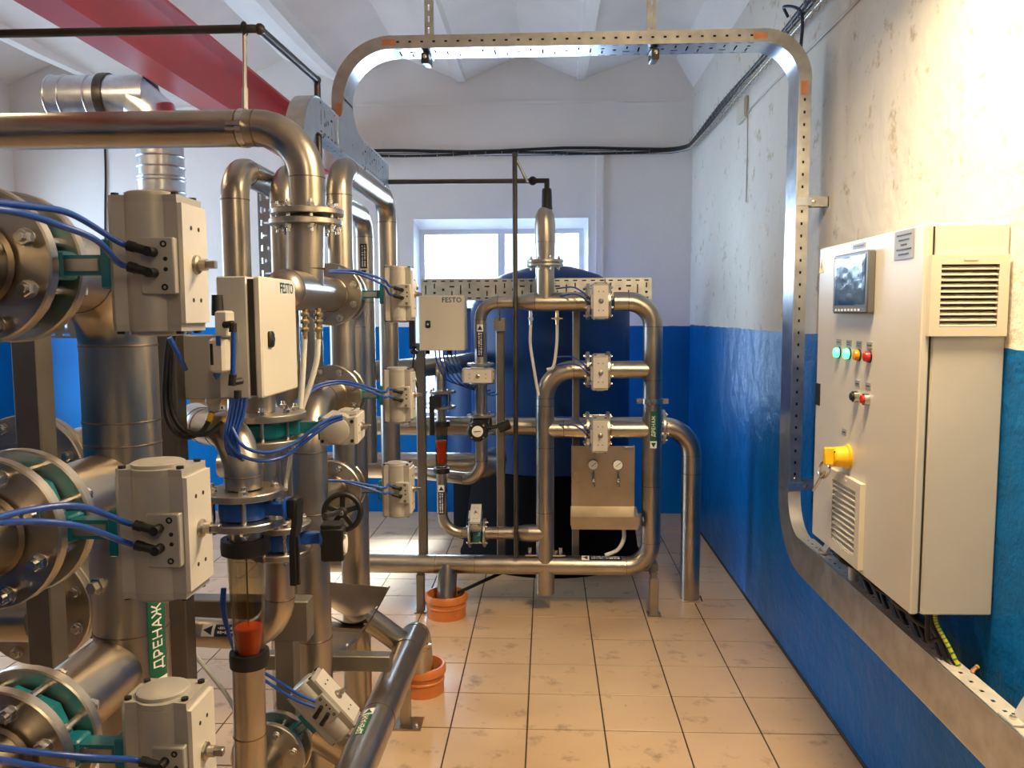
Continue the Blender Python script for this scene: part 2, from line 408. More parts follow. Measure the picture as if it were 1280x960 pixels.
def pipe_label(parent, p, ax, R, nrm, L, H, body, mat, arrow, flip=1, tsize=None, label='pipe marker', text_off=0.0):
    """printed marker stuck on a pipe: coloured field with text and a white end with an arrow (arrow = +1 or -1 along ax)"""
    def sheet(a0, a1, b0, b1, r, n=8):
        mb = MB(); g = [(a0+(a1-a0)*i/1, b0+(b1-b0)*j/n) for i in range(2) for j in range(n+1)]
        mb.add(wrap(g, p, ax, r, nrm), [(j, j+1, n+2+j, n+1+j) for j in range(n)]); return mb
    e = H*1.05
    a0, a1 = (-L/2, L/2-e) if arrow > 0 else (-L/2+e, L/2)
    o = part('pipe_marker', sheet(a0, a1, -H/2, H/2, R+0.0012), mat, parent, label)
    b0, b1 = (L/2-e, L/2) if arrow > 0 else (-L/2, -L/2+e)
    part('marker_arrow_field', sheet(b0, b1, -H/2, H/2, R+0.0012), LABELW, o)
    tip, base = (b1-0.12*H, b0+0.22*H) if arrow > 0 else (b0+0.12*H, b1-0.22*H)
    mb = MB(); mb.add(wrap([(tip, 0), (base, H*0.4), (base, 0), (base, -H*0.4)], p, ax, R+0.002, nrm), [(0, 1, 2), (0, 2, 3)])
    part('marker_arrow', mb, mat, o)
    if body is None:
        mb = MB(); rg = random.Random(int(L*1000+p[2]*977))
        for row in (-0.17, 0.17):
            a = a0+0.06*L
            while a < a1-0.06*L:
                w = rg.uniform(0.003, 0.007); hh = rg.choice((0.05, 0.09, 0.11))*H
                mb.add(wrap([(a, row*H-hh), (a+w, row*H-hh), (a+w, row*H+hh), (a, row*H+hh)], p, ax, R+0.002, nrm), [(0, 1, 2, 3)])
                a += w+rg.choice((0.0015, 0.0015, 0.005))
        part('marker_print', mb, LABELW, o); return o
    vs, fs = text_geo(body, tsize or H*0.72)
    w = max(q.x for q in vs)-min(q.x for q in vs); k = min(1.0, 0.92*(a1-a0)/w)
    pts = [((a0+a1)/2+q.x*k*flip, q.y*flip*(1 if flip > 0 else 1)) for q in vs]
    mb = MB()
    for off in (-0.0006, 0.0006): mb.add(wrap([(a, b+off) for a, b in pts], p, ax, R+0.002, nrm), fs)
    part('marker_lettering', mb, LABELW, o)
    return o

# ---------------------------------------------------------------- pipes, flanges, bolts
def pipe(label, pts, R, bend=None, seams=True, mat=None, name='steel_pipe', cat='pipe', group=None, n=28, extra_seams=(), tees=()):
    mat = mat or STEEL
    path, ends = fillet(pts, bend if bend is not None else R*3.0)
    mb = MB().tube(path, R, n)
    for a, b, r in tees: mb.cyl(a, b, r, n)
    o = thing(name, label, cat, mb, mat, group=group, ang=50)
    if seams:
        for p, d in list(ends)+[(V(p), V(d)) for p, d in extra_seams]:
            part('weld_seam', MB().ring(p, d, [(R-0.002, -0.0022), (R+0.0011, -0.0016), (R+0.0014, 0), (R+0.0011, 0.0016), (R-0.002, 0.0022)], n), WELD, o)
    return o
def flange(parent, c, ax, R, t, bore, mat=None, n=44):
    k = 0.0025
    return part('flange', MB().ring(c, ax, [(bore, -t/2), (R-k, -t/2), (R, -t/2+k), (R, t/2-k), (R-k, t/2), (bore, t/2)], n), mat or FLANGE, parent)
_bolt = {}
def bolt_mesh(grip, s, out):
    key = (round(grip, 4), s, out)
    if key not in _bolt:
        mb = MB(); h = grip/2
        for q in (-1, 1):
            z = V((0, 0, q))
            mb.lathe(z*h, z, [(s*1.15, 0), (s*1.15, s*0.16)], 16)
            mb.lathe(z*(h+s*0.16), z, [(s, 0), (s, s*0.75), (s*0.86, s*0.9)], 6)
        mb.cyl((0, 0, -h-s*(0.9+out)), (0, 0, h+s*(0.9+out)), s*0.56, 10)
        _bolt[key] = mesh('bolt', mb, BOLT, V((0, 0, 0)))
    return _bolt[key]
def bolts(parent, c, ax, Rbc, n, grip, s, ph=None, out=0.6):
    a, b = basis(ax); q = ZA.rotation_difference(V(ax).normalized()).to_euler()
    me = bolt_mesh(grip, s, out)
    for i in range(n):
        t = (math.pi/n if ph is None else ph)+2*math.pi*i/n
        p = V(c)+(a*math.cos(t)+b*math.sin(t))*Rbc
        o = link('bolt', me, p, parent); o.rotation_euler = q

# ---------------------------------------------------------------- actuated butterfly valve
def valve(label, c, b, s, a, Rv=0.078, thick=0.046, neck=0.165, group=None, size=1.0, body=TEAL, tdir=None, disc=True, fittings=True):
    """c bore centre, b bore axis, s stem direction, a piston axis of the actuator"""
    c = V(c); b = V(b).normalized(); s = V(s).normalized(); a = V(a).normalized(); t = s.cross(a)
    if tdir is not None and t.dot(V(tdir)) < 0: t = -t
    k = size
    o = thing('butterfly_valve', label, 'valve', loc=c, group=group)
    mb = MB().ring(c, b, [(Rv*0.66, -thick/2), (Rv*0.9, -thick/2), (Rv, -thick*0.3), (Rv, thick*0.3), (Rv*0.9, thick/2), (Rv*0.66, thick/2)], 8)
    part('valve_body', mb, body, o)
    part('valve_disc', MB().lathe(c, b, [(Rv*0.67, -0.004), (Rv*0.67, 0.004)], 24), STEELD, o)
    n0 = Rv*0.9; s1 = neck
    e2 = s.cross(b) if abs(s.dot(b)) < 0.5 else t
    mb = MB().obox(c+s*(n0+s1)/2, (s, b, e2), ((s1-n0)/2+0.004, thick*0.30, 0.014*k))
    mb.obox(c+s*(n0+0.012), (s, b, e2), (0.014, thick*0.42, 0.020*k), 0.003)
    part('valve_neck', mb, body, o)
    part('stem_bracket', MB().obox(c+s*(n0+s1)/2, (s, b, e2), ((s1-n0)*0.34, thick*0.34, 0.0085*k)), GALVD, o)
    part('mounting_plate', MB().obox(c+s*(s1+0.006), (s, t, a), (0.007, 0.034*k, 0.034*k), 0.002), body, o)
    S = lambda x: s1+0.013+x*k
    D = 0.040*k; B = 0.048*k; Wd = 0.100
    prof = [(S(0), -D), (S(0), D*0.82), (S(0.008), D)]
    cx = S(0.052)
    for i in range(9):
        q = math.pi*(0.86-0.72*i/8); prof.append((cx+0.030*k*math.cos(q), D*0.72+(B-D*0.72)*math.sin(q)*1.0))
    prof += [(S(Wd), D), (S(Wd), -D)]
    P = lambda p, off=1.0: c+s*p[0]+t*p[1]
    H = 0.083*k
    part('actuator_body', MB().prism([P(p) for p in prof], a, -H, H), ALU, o)
    for g in (-1, 1):
        mb = MB().prism([P((S(0)+(p[0]-S(0))*0.985+0.0007, p[1]*0.985)) for p in prof], a, g*H, g*(H+0.010*k))
        e = part('end_cap', mb, ALUD, o)
        if disc:
            part('end_disc', MB().lathe(c+s*S(0.048)+t*0.002+a*g*(H+0.010*k), a*g, [(0.037*k, 0), (0.037*k, 0.005*k), (0.033*k, 0.007*k)], 28), ALU, e)
        for ds, dt in ((0.008, 0.028), (0.092, 0.028), (0.008, -0.028), (0.092, -0.028)):
            part('cap_screw', MB().cyl(c+s*S(ds)+t*dt*k+a*g*(H+0.009*k), c+s*S(ds)+t*dt*k+a*g*(H+0.014*k), 0.0052*k, 10), BLACK, e)
    fp = part('shaft_face', MB().obox(c+s*(S(Wd)+0.003*k), (s, t, a), (0.003*k, D*0.97, H*0.985)), ALUL, o)
    mb = MB()
    for da in (-0.05, 0.05, -0.026, 0.026):
        for dt in (-0.012, 0.012):
            if abs(da) < 0.03: continue
            mb.cyl(c+s*(S(Wd)+0.0055*k)+t*dt*k+a*da*k, c+s*(S(Wd)+0.0066*k)+t*dt*k+a*da*k, 0.0032*k, 8)
    part('mounting_hole', mb, DARKIN, fp)
    e = S(Wd)+0.006*k
    st = part('shaft_stub', MB().lathe(c+s*e, s, [(0.014*k, 0), (0.013*k, 0.004*k), (0.0085*k, 0.006*k), (0.0085*k, 0.016*k)], 16).obox(c+s*(e+0.022*k), (s, t, a), (0.007*k, 0.0055*k, 0.0055*k), 0.001), STEELD, o)
    # connection plate with two push-in fittings
    pc = c+s*S(0.0755)+t*(D+0.006*k)-a*0.004*k
    pl = part('connection_plate', MB().obox(pc, (s, a, t), (0.0235*k, 0.038*k, 0.007*k), 0.0015), ALU, o)
    mb = MB()
    for da in (-0.029, 0.029): mb.ring(pc+s*0.010*k+a*da*k+t*0.0075*k, t, [(0.0024*k, -0.001), (0.0046*k, -0.001), (0.0046*k, 0.0006), (0.0024*k, 0.0006)], 12)
    for da in (-0.005, 0.009): mb.cyl(pc+s*0.012*k+a*da*k+t*0.006*k, pc+s*0.012*k+a*da*k+t*0.0077*k, 0.003*k, 10)
    part('plate_screw', mb, BLACK, pl)
    outs = []
    if fittings:
        for da in (0.018, -0.010):
            q = pc-s*0.004*k+a*da*k+t*0.007*k
            h0 = q+t*0.012*k
            h1 = h0-s*0.024*k+a*0.007*k+t*0.002
            mb = MB().cyl(q, h0+t*0.006*k, 0.0066*k, 12).cyl(h0, h1, 0.0062*k, 12).lathe(h1, (h1-h0), [(0.0072*k, -0.006*k), (0.0072*k, 0.004*k)], 12)
            part('push_in_fitting', mb, BLACK, o); outs.append(h1)
    return o, outs
def hose(label, pts, r=0.004, mat=None, name='air_hose', cat='hose', group=None, n=10, k=8):
    return thing(name, label, cat, MB().tube(smooth(pts, k), r, n), mat or HOSE, group=group, ang=60)

# ---------------------------------------------------------------- perforated cable tray pieces
def slot_pattern(L, H, pitch=0.05, edge=0.011):
    hs = []
    n = int(L/pitch)
    for i in range(n):
        u = pitch*(i+0.5)
        for v in (edge, H-edge): hs.append((u-0.012, u+0.012, v-0.0035, v+0.0035))
        if i % 4 == 0: hs.append((u-0.0035, u+0.0035, H*0.28, H*0.72))
        elif i % 4 == 1: hs += [(u-0.0035, u+0.0035, H*0.56, H*0.80), (u-0.007, u+0.007, H*0.30, H*0.40)]
        elif i % 4 == 2: hs += [(u-0.007, u+0.007, H*0.44, H*0.56)]
        else: hs += [(u-0.0035, u+0.0035, H*0.20, H*0.44), (u-0.014, u+0.014, H*0.61, H*0.68)]
    return hs
def row_pattern(L, H, pitch=0.05):
    return [(pitch*(i+0.5)-0.006, pitch*(i+0.5)+0.006, H*0.42, H*0.58) for i in range(int(L/pitch))]
def sweep(rings_fn, N):
    """sheet between successive lists of points"""
    mb = MB(); R = [rings_fn(i/N) for i in range(N+1)]; n = len(R[0])
    mb.add([p for r in R for p in r], [(i*n+j, i*n+j+1, (i+1)*n+j+1, (i+1)*n+j) for i in range(N) for j in range(n-1)]); return mb

# ================================================================ the room
XL, XR, YB, YF = -4.42, 1.162, 6.60, -2.6
# floor: grout bed, tiles one by one where they show, the hidden rest as one mesh
floor = struct('floor', MB().box((XL-0.3, YF-0.3, -0.20), (XR+0.3, YB+0.3, -0.003)), GROUT)
TX, TY, X0, Y0 = 0.3096, 0.300, -0.3896, 4.283
drain_holes = [(0.832, 4.6, 0.083)]
rnd = random.Random(3)
def tile_mb(x0, y0, x1, y1, z):
    g = 0.0032; c = 0.0008
    lo = [(x0+g, y0+g), (x1-g, y0+g), (x1-g, y1-g), (x0+g, y1-g)]
    hi = [(x0+g+c, y0+g+c), (x1-g-c, y0+g+c), (x1-g-c, y1-g-c), (x0+g+c, y1-g-c)]
    return MB().loft([[V((p[0], p[1], -0.012)) for p in lo], [V((p[0], p[1], z-c)) for p in lo], [V((p[0], p[1], z)) for p in hi]])
rest = MB(); tcache = None
for i in range(-14, 5):
    for j in range(-9, 24):
        x0 = X0+TX*i; x1 = x0+TX; y1 = Y0-TY*(j-8)+0.0; y0 = y1-TY
        if x1 < XL-0.05 or y1 < YF or y0 > YB: continue
        x0c, x1c, y0c, y1c = max(x0, XL), min(x1, XR), max(y0, YF), min(y1, YB)
        if x1c-x0c < 0.02 or y1c-y0c < 0.02: continue
        if x0 >= -2.3 and y0 >= 2.7 and not any(abs((x0+x1)/2-h[0]) < TX/2+h[2] and abs((y0+y1)/2-h[1]) < TY/2+h[2] for h in drain_holes):
            z = rnd.uniform(-0.0006, 0.0006)
            if abs(x1c-x0c-TX) < 1e-6 and abs(y1c-y0c-TY) < 1e-6:
                c = V(((x0+x1)/2, (y0+y1)/2, 0))
                if tcache is None: tcache = mesh('tile', tile_mb(x0, y0, x1, y1, 0.0), TILE, c)
                o = link('tile', tcache, c+V((0, 0, z)), floor)
            else: part('tile', tile_mb(x0c, y0c, x1c, y1c, z), TILE, floor)
        else: rest.v += []; (lambda q: rest.add(q.v, q.f))(tile_mb(x0c, y0c, x1c, y1c, 0.0)) if not any(abs((x0+x1)/2-h[0]) < TX/2+h[2] and abs((y0+y1)/2-h[1]) < TY/2+h[2] for h in drain_holes) else None
o = part('far_floor_tiles', rest, TILE, floor); o['kind'] = 'stuff'
# the tiles that are cut round the floor drain
for h in drain_holes:
    for i in range(-14, 5):
        for j in range(-9, 24):
            x0 = X0+TX*i; x1 = min(x0+TX, XR); y1 = Y0-TY*(j-8); y0 = y1-TY
            if abs((x0+x0+TX)/2-h[0]) < TX/2+h[2] and abs((y0+y1)/2-h[1]) < TY/2+h[2] and x1-x0 > 0.02:
                n = 12; us = [x0+0.0035+(x1-x0-0.007)*k/n for k in range(n+1)]; vs = [y0+0.0035+(y1-y0-0.007)*k/n for k in range(n+1)]
                mb = MB(); pts = []
                for v_ in vs:
                    for u_ in us:
                        d = V((u_-h[0], v_-h[1], 0))
                        if d.length < h[2]: d = d.normalized()*h[2] if d.length > 1e-6 else V((h[2], 0, 0))
                        pts.append(V((h[0]+d.x, h[1]+d.y, -0.005)))
                fs = []
                for b_ in range(n):
                    for a_ in range(n):
                        q = [b_*(n+1)+a_, b_*(n+1)+a_+1, (b_+1)*(n+1)+a_+1, (b_+1)*(n+1)+a_]
                        if all((pts[k]-V((h[0], h[1], 0))).length <= h[2]+1e-4 for k in q): continue
                        fs.append(q)
                mb.add(pts, fs); part('tile', mb, TILE, floor, 'tile cut round the floor drain', solid=0.01)

# walls
wx0, wx1, wz0, wz1 = -1.09, 0.335, 0.85, 2.43
mb = MB().box((XL-0.3, YB, -0.2), (wx0, YB+0.25, 4.2)).box((wx1, YB, -0.2), (XR+0.3, YB+0.25, 4.2)).box((wx0, YB, -0.2), (wx1, YB+0.25, wz0)).box((wx0, YB, wz1), (wx1, YB+0.25, 4.2))
wall_back = struct('wall_back', mb, WALLB)
wall_right = struct('wall_right', MB().box((XR, YF-0.3, -0.2), (XR+0.25, YB, 4.2)), WALLR)
ly0, ly1, lz0, lz1 = 4.35, 6.25, 0.45, 2.75
mb = MB().box((XL-0.25, YF-0.3, -0.2), (XL, ly0, 4.2)).box((XL-0.25, ly1, -0.2), (XL, YB, 4.2)).box((XL-0.25, ly0, -0.2), (XL, ly1, lz0)).box((XL-0.25, ly0, lz1), (XL, ly1, 4.2))
wall_left = struct('wall_left', mb, WALLB)
struct('wall_front', MB().box((XL-0.3, YF-0.25, -0.2), (XR+0.3, YF, 4.2)), WALLB)
# ceiling: ribbed slabs, each bay vaulted between its ribs
prof = []
ribs = [-0.685+0.958*k for k in range(-4, 2)]
pts = [(XL-0.3, 3.60)]
for k, xr in enumerate(ribs):
    if xr-0.479 > XL: pts.append((xr-0.479, 3.715))
    pts.append((xr-0.05, 3.535)); pts.append((xr+0.05, 3.535))
pts += [(0.80, 3.70), (XR-0.14, 3.67), (XR+0.0, 3.44), (XR+0.3, 3.44)]
poly = [V((x, 0, z)) for x, z in pts]+[V((XR+0.3, 0, 4.1)), V((XL-0.3, 0, 4.1))]
ceiling = struct('ceiling', MB().prism(poly, YA, YF-0.3, YB+0.02), CEIL)
for xr in ribs:
    mb = MB().loft([[V((xr-w, y, 3.56)), V((xr-w*0.75, y, z)), V((xr+w*0.75, y, z)), V((xr+w, y, 3.56))] for y, w, z in ((YF, 0.055, 3.46), (5.6, 0.052, 3.47), (YB-0.01, 0.045, 3.51))])
    part('ceiling_rib', mb, CEIL, ceiling)
# ledge and conduit chase of the back wall
struct('trim_1', MB().box((XL, YB-0.012, 3.335), (1.10, YB, 3.352)), CEIL)
struct('trim_2', MB().box((0.395, YB-0.022, 1.60), (0.455, YB, 2.93)), WALLB)
struct('wall_foot_shade', MB().box((XR-0.004, 0.5, 0), (XR, YB-0.03, 0.012)), GROUT)  # dark strip standing in for shadow along the wall foot, no real skirting
# windows
def window(name, axis, x0, x1, z0, z1, at, mull):
    w = struct(name, loc=((x0+x1)/2, at, z0) if axis == 'x' else (at, (x0+x1)/2, z0))
    def B(a0, a1, b0, b1, d0, d1):
        return ((a0, at+d0, b0), (a1, at+d1, b1)) if axis == 'x' else ((at+d0, a0, b0), (at+d1, a1, b1))
    t = 0.040
    mb = MB()
    for q in (B(x0, x0+t, z0, z1, 0, 0.07), B(x1-t, x1, z0, z1, 0, 0.07), B(x0+t, x1-t, z0, z0+t, 0, 0.07), B(x0+t, x1-t, z1-t, z1, 0, 0.07)): mb.box(*q)
    part('window_frame', mb, WHITE, w)
    xs = [x0+t]+[x0+(x1-x0)*k for k in mull]+[x1-t]
    for k in mull: part('mullion', MB().box(*B(x0+(x1-x0)*k-0.03, x0+(x1-x0)*k+0.03, z0+t, z1-t, 0.005, 0.065)), WHITE, w)
    for a_, b_ in zip(xs[:-1], xs[1:]): part('pane', MB().box(*B(a_+0.02, b_-0.02, z0+t-0.01, z1-t+0.01, 0.030, 0.036)), GLASS, w)
    return w
ix0, ix1, iz0, iz1, iy = wx0+0.032, wx1-0.032, wz0+0.03, wz1-0.072, YB+0.13
mb = MB()
A = [(wx0, wz0), (wx1, wz0), (wx1, wz1), (wx0, wz1)]; B = [(ix0, iz0), (ix1, iz0), (ix1, iz1), (ix0, iz1)]
for k in range(4):
    q = (k+1) % 4
    mb.loft([[V((A[k][0], YB+0.001, A[k][1])), V((A[q][0], YB+0.001, A[q][1])), V((A[q][0], YB+0.249, A[q][1])), V((A[k][0], YB+0.249, A[k][1]))],
             [V((A[k][0]*0.999+B[k][0]*0.001, YB+0.002, A[k][1]*0.999+B[k][1]*0.001)), V((A[q][0]*0.999+B[q][0]*0.001, YB+0.002, A[q][1]*0.999+B[q][1]*0.001)), V((B[q][0], iy, B[q][1])), V((B[k][0], iy, B[k][1]))]])
struct('trim_4', mb, WHITE)
window('window_1', 'x', ix0, ix1, iz0, iz1, iy, [0.5])
struct('trim_3', MB().box((wx0-0.02, YB-0.05, wz0-0.03), (wx1+0.02, YB+0.10, wz0)), WHITE)
window('window_2', 'y', ly0, ly1, lz0, lz1, XL-0.17, [0.34, 0.67])

# ================================================================ control cabinet on the right wall
CX0, CX1, CY0, CY1, CZ0, CZ1 = 0.950, 1.160, 2.085, 2.865, 0.868, 1.880
cab = thing('control_cabinet', 'large beige wall-mounted control cabinet with louvred grilles, screen and yellow switch', 'control cabinet', loc=(1.06, 2.47, CZ0))
part('cabinet_body', MB().obox(((CX0+0.028+CX1)/2, (CY0+CY1)/2, (CZ0+CZ1)/2), (XA, YA, ZA), ((CX1-CX0-0.028)/2, (CY1-CY0)/2, (CZ1-CZ0)/2), 0.004), CABINET, cab)
part('door_gasket', MB().box((CX0+0.020, CY0+0.006, CZ0+0.006), (CX0+0.030, CY1-0.006, CZ1-0.006)), DARKIN, cab)
door = part('cabinet_door', MB().obox((CX0+0.011, (CY0+CY1)/2, (CZ0+CZ1)/2), (XA, YA, ZA), (0.011, (CY1-CY0)/2, (CZ1-CZ0)/2), 0.004), CABINET, cab)
part('door_hinge', MB().box((CX0-0.002, CY1-0.045, 1.335), (CX0+0.004, CY1+0.004, 1.412)), BLACK, cab, 'black hinge cover at the far edge of the door')
def louvre(par, o, u, v, n, L, H, label, ns, taper=0.0):
    """filter grille: o lower left corner, u right, v up, n outwards"""
    o = V(o); u = V(u); v = V(v); n = V(n)
    c = o+u*L/2+v*H/2; b = 0.13*L; bt = 0.115*H
    mb = MB()
    for cc, h in ((u*(b/2)+v*H/2, (b/2, H/2)), (u*(L-b/2)+v*H/2, (b/2, H/2)), (u*L/2+v*(bt/2), (L/2-b, bt/2)), (u*L/2+v*(H-bt/2), (L/2-b, bt/2))):
        mb.obox(o+cc+n*0.008, (u, v, n), (h[0], h[1], 0.008))
    g = part('vent_grille', mb, GRILLE, par, label)
    part('grille_recess', MB().obox(c+n*0.0015, (u, v, n), (L/2-b, H/2-bt, 0.001)), DARKIN, g)
    hh = (H-2*bt)/ns
    for k in range(ns):
        z = bt+hh*(k+0.5)
        p = [o+u*(b+0.001)+v*(z-hh*0.06)+n*0.0025, o+u*(b+0.001)+v*(z+hh*0.22)+n*0.0025, o+u*(b+0.001)+v*(z-hh*0.22)+n*0.0145, o+u*(b+0.001)+v*(z-hh*0.44)+n*0.0145]
        part('slat', MB().prism(p, u, 0, L-2*b-0.002), GRILLE, g)
    part('grille_latch', MB().obox(o+u*L/2+v*(H-bt*0.45)+n*0.0165, (u, v, n), (L*0.09, bt*0.13, 0.001)), GRILLE, g)
    return g
louvre(cab, (0.962, CY0, 1.598), XA, ZA, -YA, 0.192, 0.203, 'square beige louvred fan grille on the near side of the cabinet', 11)
louvre(cab, (CX0, 2.668, 0.885), -YA, ZA, -XA, 0.268, 0.262, 'louvred inlet grille low on the cabinet door', 11)
# touch screen, plates, lamps, buttons
scr = part('touch_screen', MB().obox((CX0-0.010, 2.523, 1.748), (YA, ZA, XA), (0.141, 0.092, 0.012), 0.004), BEZEL, cab)
mb = MB(); rng = random.Random(5)
N = 14; g = []
for j in range(N+1):
    for i in range(N+1):
        g.append(V((CX0-0.0235-0.002*rng.random()*(0 < i < N)*(0 < j < N), 2.523+0.122-0.244*i/N, 1.748-0.066+0.146*j/N)))
mb.add(g, [(j*(N+1)+i, j*(N+1)+i+1, (j+1)*(N+1)+i+1, (j+1)*(N+1)+i) for j in range(N) for i in range(N)])
part('protective_film', mb, SCREEN, scr, 'creased clear protective film still on the blue screen', ang=80)
mb = MB()
for k in range(8): mb.box((CX0-0.0235, 2.625-k*0.027, 1.663), (CX0-0.022, 2.636-k*0.027, 1.670))
part('key_row', mb, LABELW, scr)
def plate(y0, y1, z0, z1, mat=LABELGR, lines=0, lab=None, name='name_plate'):
    o = part(name, MB().box((CX0-0.0018, y0, z0), (CX0+0.001, y1, z1)), mat, cab, lab)
    if lines:
        mb = MB(); h = (z1-z0)/(lines+1)
        for k in range(lines):
            w = (y1-y0)*(0.12+0.22*((k*7) % 3)/2)
            mb.box((CX0-0.0026, y0+w, z1-h*(k+1)-h*0.16), (CX0-0.0016, y1-w, z1-h*(k+1)+h*0.16))
        part('plate_print', mb, TEXTD, o)
    return o
plate(2.142, 2.258, 1.800, 1.876, lines=5, lab='grey rating plate in the top corner of the door', name='rating_plate')
plate(2.462, 2.560, 1.853, 1.868, lines=1, lab='small grey name plate above the screen')
for k, y in enumerate((2.655, 2.568, 2.486, 2.406)): plate(y-0.020, y+0.020, 1.552, 1.572, lines=1+(k in (1, 2)))
for y in (2.488, 2.406): plate(y-0.018, y+0.018, 1.432, 1.452, lines=1)
plate(2.565, 2.602, 1.268, 1.288, lines=1)
def tri(y, z, h, name, lab):
    o = part(name, MB().prism([V((CX0, y-h*0.56, z)), V((CX0, y+h*0.56, z)), V((CX0, y, z+h))], -XA, 0, 0.0012), YELLOWL, cab, lab)
    mb = MB().prism([V((CX0-0.0012, y-0.1*h, z+0.2*h)), V((CX0-0.0012, y+0.12*h, z+0.45*h)), V((CX0-0.0012, y-0.02*h, z+0.42*h)), V((CX0-0.0012, y+0.05*h, z+0.72*h)), V((CX0-0.0012, y-0.14*h, z+0.42*h)), V((CX0-0.0012, y, z+0.45*h))], -XA, 0, 0.0006)
    part('bolt_symbol', mb, TEXTD, o)
tri(2.842, 1.795, 0.048, 'warning_triangle', 'small yellow high-voltage warning triangle in the far top corner')
for y, mt, lab in ((2.652, GREENON, 'lit green indicator lamp, farthest of the row'), (2.565, GREENON, 'lit green indicator lamp next to the amber one'), (2.484, AMBER, 'unlit amber indicator lamp'), (2.404, REDL, 'unlit red indicator lamp')):
    p = V((CX0, y, 1.529))
    l = part('indicator_lamp', MB().lathe(p, -XA, [(0.0165, 0), (0.0165, 0.010), (0.014, 0.016), (0.006, 0.018), (0, 0.018)], 20), mt, cab, lab)
    part('lamp_collar', MB().ring(p, -XA, [(0.0165, 0), (0.0185, 0), (0.0185, 0.004), (0.0165, 0.004)], 20), BLACK, l)
for y, mt, lab in ((2.488, BLACK, 'black push button'), (2.406, REDL, 'red push button')):
    p = V((CX0, y, 1.402))
    l = part('push_button', MB().lathe(p, -XA, [(0.0125, 0.010), (0.0125, 0.019), (0.011, 0.021), (0, 0.021)], 20), mt, cab, lab)
    part('button_collar', MB().ring(p, -XA, [(0.0125, 0), (0.018, 0), (0.017, 0.014), (0.0125, 0.014)], 20), CHROME, l)
sw = part('main_switch', MB().lathe((CX0, 2.545, 1.205), -XA, [(0.040, 0), (0.040, 0.006), (0.034, 0.010), (0.031, 0.045), (0.026, 0.050), (0, 0.050)], 28), YELLOW, cab, 'yellow rotary main switch')
part('switch_grip', MB().obox((CX0-0.060, 2.545, 1.207), (YA, ZA, XA), (0.010, 0.028, 0.016), 0.003), YELLOW, sw)
mb = MB()
for y_, z_ in ((0.018, 0.018), (-0.018, 0.018), (0.020, -0.016)): mb.cyl((CX0-0.047, 2.545+y_, 1.205+z_), (CX0-0.0505, 2.545+y_, 1.205+z_), 0.0035, 8)
part('padlock_hole', mb, BLACK, sw)
tri(2.545, 1.118, 0.038, 'warning_tag', 'small yellow warning tag under the main switch')
# key hanging from the main switch
kc = V((CX0-0.052, 2.600, 1.152))
loop = [kc+V((0, 0.046*math.cos(t)+0.006, 0.026*math.sin(t)-0.016*math.cos(t))) for t in [2*math.pi*i/18 for i in range(19)]]
key = thing('cabinet_key', 'grey metal double-bit key with a looped bow hanging at the yellow switch', 'key', MB().tube(loop, 0.0050, 8), CHROME)
part('key_shank', MB().cyl(kc+V((0, 0.012, -0.014)), kc+V((0, 0.105, -0.090)), 0.0050, 10).cyl(kc+V((0, 0.006, -0.010)), kc+V((0, 0.028, -0.026)), 0.007, 10), CHROME, key)
part('key_hanger', MB().cyl(kc+V((0, -0.020, 0.020)), kc+V((0.0, -0.052, 0.036)), 0.002, 6), CHROME, key)

# ================================================================ galvanised cable trays
PX, PY0, PY1, ZT, FH = 1.026, 3.41, 3.55, 2.757, 0.052     # pan face, tray edges, overhead pan height, flange height
# overhead run along the room's width
XT0, XT1 = -0.642, 0.876
t1 = thing('cable_tray', 'overhead galvanised cable tray crossing the picture under the ceiling', 'cable tray', loc=(0.1, 3.48, ZT))
part('tray_pan', MB().plate((XT0, PY0, ZT), XA, YA, XT1-XT0, PY1-PY0, slot_pattern(XT1-XT0, PY1-PY0)), GALV, t1, solid=0.0015)
for y in (PY0, PY1):
    part('tray_side', MB().plate((XT0, y, ZT), XA, ZA, XT1-XT0, FH, row_pattern(XT1-XT0, FH)), GALVD, t1, solid=0.0015)
mb = MB()
for y in (PY0+0.006, PY1-0.006): mb.box((XT0, y-0.006, ZT+FH-0.004), (XT1, y+0.006, ZT+FH))
part('tray_lip', mb, GALVD, t1)
def bend_xz(par, c, r, a0, a1, lab):
    """bend in the vertical cross plane: pan radius r about c, side flanges outside"""
    c = V(c)
    P = lambda t, rr, y: V((c.x+rr*math.cos(a0+(a1-a0)*t), y, c.z+rr*math.sin(a0+(a1-a0)*t)))
    o = part('tray_bend', sweep(lambda t: [P(t, r, PY0), P(t, r, PY1)], 14), GALV, par, lab, ang=60, solid=0.0015)
    for y in (PY0, PY1):
        part('bend_side', sweep(lambda t: [P(t, r, y), P(t, r+FH, y)], 14), GALVD, o, solid=0.0015)
    part('bend_lip', sweep(lambda t: [P(t, r+FH, PY0), P(t, r+FH, PY0+0.012)], 14), GALVD, o, solid=0.003)
bend_xz(t1, (XT1, 0, ZT-0.150), 0.150, math.pi/2, 0.0, 'right-hand bend of the overhead tray')
bend_xz(t1, (XT0, 0, ZT-0.205), 0.205, math.pi/2, math.pi, 'left-hand bend of the overhead tray')
for x0 in (XT0-0.012, XT1-0.008): part('copper_joint_plate', MB().box((x0-0.028, PY0-0.003, ZT+0.012), (x0+0.028, PY0-0.001, ZT+0.036)), COPPER, t1, 'reddish joint plate')
for x0, z0 in ((PX+0.010, ZT-0.185), (XT0-0.205-0.036, ZT-0.245)): part('copper_joint_plate', MB().box((x0, PY0-0.003, z0-0.028), (x0+0.026, PY0-0.001, z0+0.028)), COPPER, t1, 'reddish joint plate')
